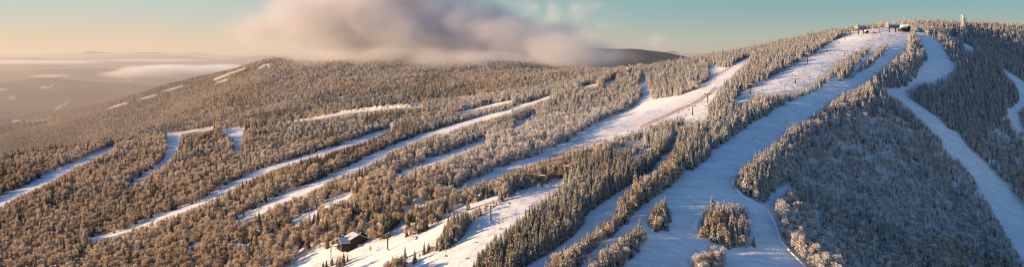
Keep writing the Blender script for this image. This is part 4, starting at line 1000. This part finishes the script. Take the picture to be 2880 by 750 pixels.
# two small T shaped poles in front of the building, snow lances along the pistes
for (uu, vv, hh, lb) in [(931,722,8.2,'leaning lattice pole with twin crossarms at the bottom left of the lift building'), (947,701,5.5,'shorter pole with twin crossarms close to the sunlit end of the lift building')]:
    q = ground(uu, vv); t = empty('cable_pole', q, R(25), lb, 'pole')
    for sd in (-1, 1): MB().tube([(sd*0.75, 0, -0.5), (sd*0.12, 0, hh)], 0.13, 6).build('leg', m_steel, t)
    lt = MB()
    for i in range(7): lt.tube([(-0.7+0.085*i, 0, i*hh/7.5), (0.62-0.085*i, 0, (i+1)*hh/7.5)], 0.07, 4)
    lt.build('lattice', m_steel, t)
    for i, z_ in enumerate((hh, hh-1.1)): a_ = MB(); a_.box((0, 0, z_), (3.6-0.8*i, 0.2, 0.22)); a_.box((1.6-.4*i, 0, z_+0.3), (0.2, 0.2, 0.5)); a_.box((-1.6+.4*i, 0, z_+0.3), (0.2, 0.2, 0.5)); a_.build('crossarm', m_steel, t)
for (uu, vv, hh, lb) in [(1560,413,8.5,'snow lance on the upper edge of the main piste'), (1675,352,8.5,'rimed snow lance at the tree edge of the main piste'), (1775,306,8.0,'snow lance by the foot of the small side trail'), (1946,330,8.0,'snow lance on the white patch below the orange net'), (2211,347,7.0,'thin snow lance at the right edge of the upper shaded piste')]:
    q = ground(uu, vv); t = empty('snow_lance', q, 0.4, lb, 'snow lance')
    MB().tube([(0, 0, -0.5), (0, 0, hh*0.45)], 0.2, 7).build('base_post', m_galv, t); MB().tube([(0.15, 0, hh*0.3), (0.5, 0.1, hh), (0.9, 0.2, hh+0.35)], [0.12, 0.1, 0.1], 6).build('lance', m_galv, t)
    MB().box((0.95, 0.2, hh+0.45), (0.9, 0.4, 0.4)).build('nozzle', m_ice, t)

# ------------------------------------------------------------------ safety net, snow bank, icy ledge
def polyline(pts, step):
    out = []
    for a, b_ in zip(pts[:-1], pts[1:]):
        n = max(1, int(math.hypot(b_[0]-a[0], b_[1]-a[1])/step))
        out += [(a[0]+(b_[0]-a[0])*i/n, a[1]+(b_[1]-a[1])*i/n) for i in range(n)]
    return out+[pts[-1]]
def net(pts, hgt, label):
    P_ = [ground(*q) for q in polyline(pts, 5)]; t = empty('safety_net', P_[0], 0, label, 'safety net')
    m_ = MB()
    for a, b_ in zip(P_[:-1], P_[1:]):
        a = a-P_[0]; b_ = b_-P_[0]; m_.add([a, b_, b_+Vector((0, 0, hgt)), a+Vector((0, 0, hgt))], [(0, 1, 2, 3)])
    m_.build('net', m_net, t)
    for i in range(0, len(P_), 2): v_ = P_[i]-P_[0]; MB().tube([v_+Vector((0, 0.05, -0.3)), v_+Vector((0, 0.05, hgt+0.15))], 0.05, 5).build('post', m_red, t)
net([(1800,361),(1819,351),(1843,341),(1867,331),(1909,310),(1944,297),(1968,282),(1985,271),(1998,261),(2013,247)], 2.4, 'long orange safety net along the right side of the main piste')
net([(1545,444),(1566,437),(1590,428),(1619,419),(1655,407),(1690,396)], 2.0, 'faded orange safety net at the lower tree edge of the main piste')
net([(2002,219),(2022,209),(2040,199),(2058,188)], 2.2, 'short red safety net under the trees at the top of the main piste')
def bank(pts, hgt, wid, label):
    P_ = [ground(*q) for q in polyline(pts, 4)]; o_ = P_[0]; m_ = MB(); vs = []
    for i, q in enumerate(P_):
        d = (P_[min(i+1, len(P_)-1)]-P_[max(i-1, 0)]); d.z = 0; d.normalize(); nr = Vector((-d.y, d.x, 0)); h_ = hgt*(0.6+0.8*random.random())*min(1, i/4, (len(P_)-1-i)/4)
        for (s_, zz) in ((-1, -0.4), (-0.45, 0.55), (0, 1.0), (0.4, 0.7), (1, -0.4)): vs.append(q-o_+nr*s_*wid*(0.9+0.2*random.random())+Vector((0, 0, zz*h_ if zz > 0 else zz)))
    m_.add(vs, [(i*5+j, i*5+j+1, (i+1)*5+j+1, (i+1)*5+j) for i in range(len(P_)-1) for j in range(4)])
    return tag(m_.build('snow_bank', m_snowcap, loc=o_, smooth=True), label, 'snow bank')
bank([(2065,533),(2099,556),(2128,573),(2158,589),(2173,612),(2188,645),(2195,675),(2218,701),(2248,731),(2275,758)], 0.7, 1.2, 'long curved snow bank along the right edge of the wide piste')
bank([(2094,548),(2075,535),(2062,515),(2064,500)], 0.9, 1.5, 'short snow bank curling around the sunlit crest trees')
bank([(1950,645),(1958,625),(1968,610),(1985,590)], 1.2, 1.8, 'snow bank at the upper left side of the tree island')
pl = polyline([(880,333),(905,328),(960,317),(1010,310),(1050,306),(1100,302),(1150,300),(1186,298)], 2.2)
P_ = [ground(*q) for q in pl]; o_ = P_[len(P_)//2]; vs = []; fs = []; nr_ = 6
for i, q in enumerate(P_):
    f = i/(len(P_)-1); hh = (0.8+5.2*sstep(0.12, 0.72, f)*(1-sstep(0.9, 1.0, f)))*(0.55+0.9*abs(vnoise(i*0.31, 0, 5)+0.5))
    for j in range(nr_):
        t = j/(nr_-1); vs.append(q-o_+Vector((1.2*float(vnoise(i*0.6, j*1.3, 8)), 0.6+2.6*t+2.4*float(vnoise(i*0.5, j*0.9, 9)), -0.8+(hh+0.8)*t)))
fs = [(i*nr_+j, (i+1)*nr_+j, (i+1)*nr_+j+1, i*nr_+j+1) for i in range(len(P_)-1) for j in range(nr_-1)]
tag(MB().add(vs, fs).build('icy_ledge', m_ledge, loc=o_), 'sunlit icy rock ledge above the road across the woods', 'rock ledge')

# ------------------------------------------------------------------ skiers
def cloth(name, col): return simple_mat(name, col, 0.8, 0.15, 6.0)
CLO = [cloth('navy_cloth', (0.03,0.05,0.13)), cloth('black_cloth', (0.02,0.02,0.023)), cloth('red_cloth', (0.45,0.04,0.04)), cloth('teal_cloth', (0.03,0.20,0.26)), cloth('grey_cloth', (0.16,0.16,0.18))]
m_skin = simple_mat('skin', (0.55, 0.34, 0.25), 0.6, 0.08, 5.0)
def skier_body(name):
    J = [(0,0,.90),(0.03,0,1.10),(0.08,0,1.34),(0.11,0,1.47),(0.14,0,1.62),(0.15,0,1.72)]; Rr = [.155,.145,.165,.07,.105,.085]; E = [(0,1),(1,2),(2,3),(3,4),(4,5)]
    for s_ in (-1, 1):
        n = len(J); J += [(0.0,s_*.11,.84),(0.16,s_*.14,.50),(-0.02,s_*.15,.14),(0.16,s_*.15,.07)]; Rr += [.105,.08,.062,.06]; E += [(0,n),(n,n+1),(n+1,n+2),(n+2,n+3)]
        n = len(J); J += [(0.09,s_*.20,1.38),(0.14,s_*.33,1.14),(0.36,s_*.36,1.02),(0.44,s_*.36,1.03)]; Rr += [.072,.055,.045,.05]; E += [(2,n),(n,n+1),(n+1,n+2),(n+2,n+3)]
    me = bpy.data.meshes.new(name+'_frame'); me.from_pydata(J, E, []); o = bpy.data.objects.new(name+'_frame', me); C.objects.link(o)
    md = o.modifiers.new('skin', 'SKIN'); 
    for i, r in enumerate(Rr): me.skin_vertices[0].data[i].radius = (r, r); me.skin_vertices[0].data[i].use_root = (i == 0)
    o.modifiers.new('smooth', 'SUBSURF').levels = 1
    dg = bpy.context.evaluated_depsgraph_get(); out = bpy.data.meshes.new_from_object(o.evaluated_get(dg)); bpy.data.objects.remove(o); return out
body_me = skier_body('skier')
for pz in body_me.polygons:
    c_ = pz.center; pz.material_index = 1 if c_.z < 0.86 and abs(c_.y) < 0.26 else (2 if c_.z > 1.46 else (3 if c_.x > 0.34 else 0))
ball = bmesh.new(); bmesh.ops.create_icosphere(ball, subdivisions=2, radius=0.135); hel = bpy.data.meshes.new('helmet_shell'); ball.to_mesh(hel); ball.free()
def skier(uu, vv, rz, top, legs, label, group=None):
    q = ground(uu, vv); e = empty('person', (q.x, q.y, q.z+0.03), rz, label, 'person', group)
    me = body_me.copy(); b_ = link('body', me, [CLO[top], CLO[legs], m_skin, CLO[1]], e)
    h_ = link('helmet', hel.copy(), CLO[(top+1) % 5], e); h_.location = (0.13, 0, 1.69); h_.scale = (1.05, 0.92, 0.9)
    MB().box((0.245, 0, 1.66), (0.05, 0.17, 0.08)).build('goggles', CLO[1], e)
    for s_ in (-1, 1):
        k_ = MB(); k_.prism([(-0.85, 0.0), (0.75, 0.0), (0.92, 0.12), (0.90, 0.15), (0.72, 0.03), (-0.85, 0.03)], -0.05, 0.05, 1); o = k_.build('ski', CLO[2] if top != 2 else CLO[0], e); o.location = (0.05, s_*0.15, 0.0)
        MB().tube([(0.42, s_*0.37, 1.1), (0.05, s_*0.42, 0.05)], 0.014, 5).build('ski_pole', CLO[1], e)
    return e
for args in [(1957,581,R(220),1,1,'skier in black gliding alone across the middle of the wide piste'), (2119,391,R(230),1,4,'left skier of a pair high on the wide shaded piste'), (2126,386,R(235),0,1,'right skier of a pair high on the wide shaded piste'),
             (2063,530,R(200),1,1,'dark skier standing at the crest trees by the short snow bank'), (2186,608,R(230),0,0,'skier in navy at the edge of the shaded hollow by the snow bank'), (1994,698,R(180),2,0,'skier in a red jacket above the rounded clump'),
             (1936,738,R(200),1,2,'skier with red trousers near the bottom edge of the wide piste'), (2239,313,R(225),0,1,'lone skier on the upper shaded piste'), (1850,341,R(210),1,1,'dark figure beside the middle of the orange safety net'),
             (1952,299,R(210),1,4,'dark figure below the upper end of the orange safety net'), (1992,277,R(215),4,1,'grey figure at the top end of the orange safety net'), (1592,431,R(215),0,1,'skier by the faded orange net on the main piste'),
             (1064,696,R(190),1,1,'dark skier between the lift building and its lift tower')]: skier(*args)
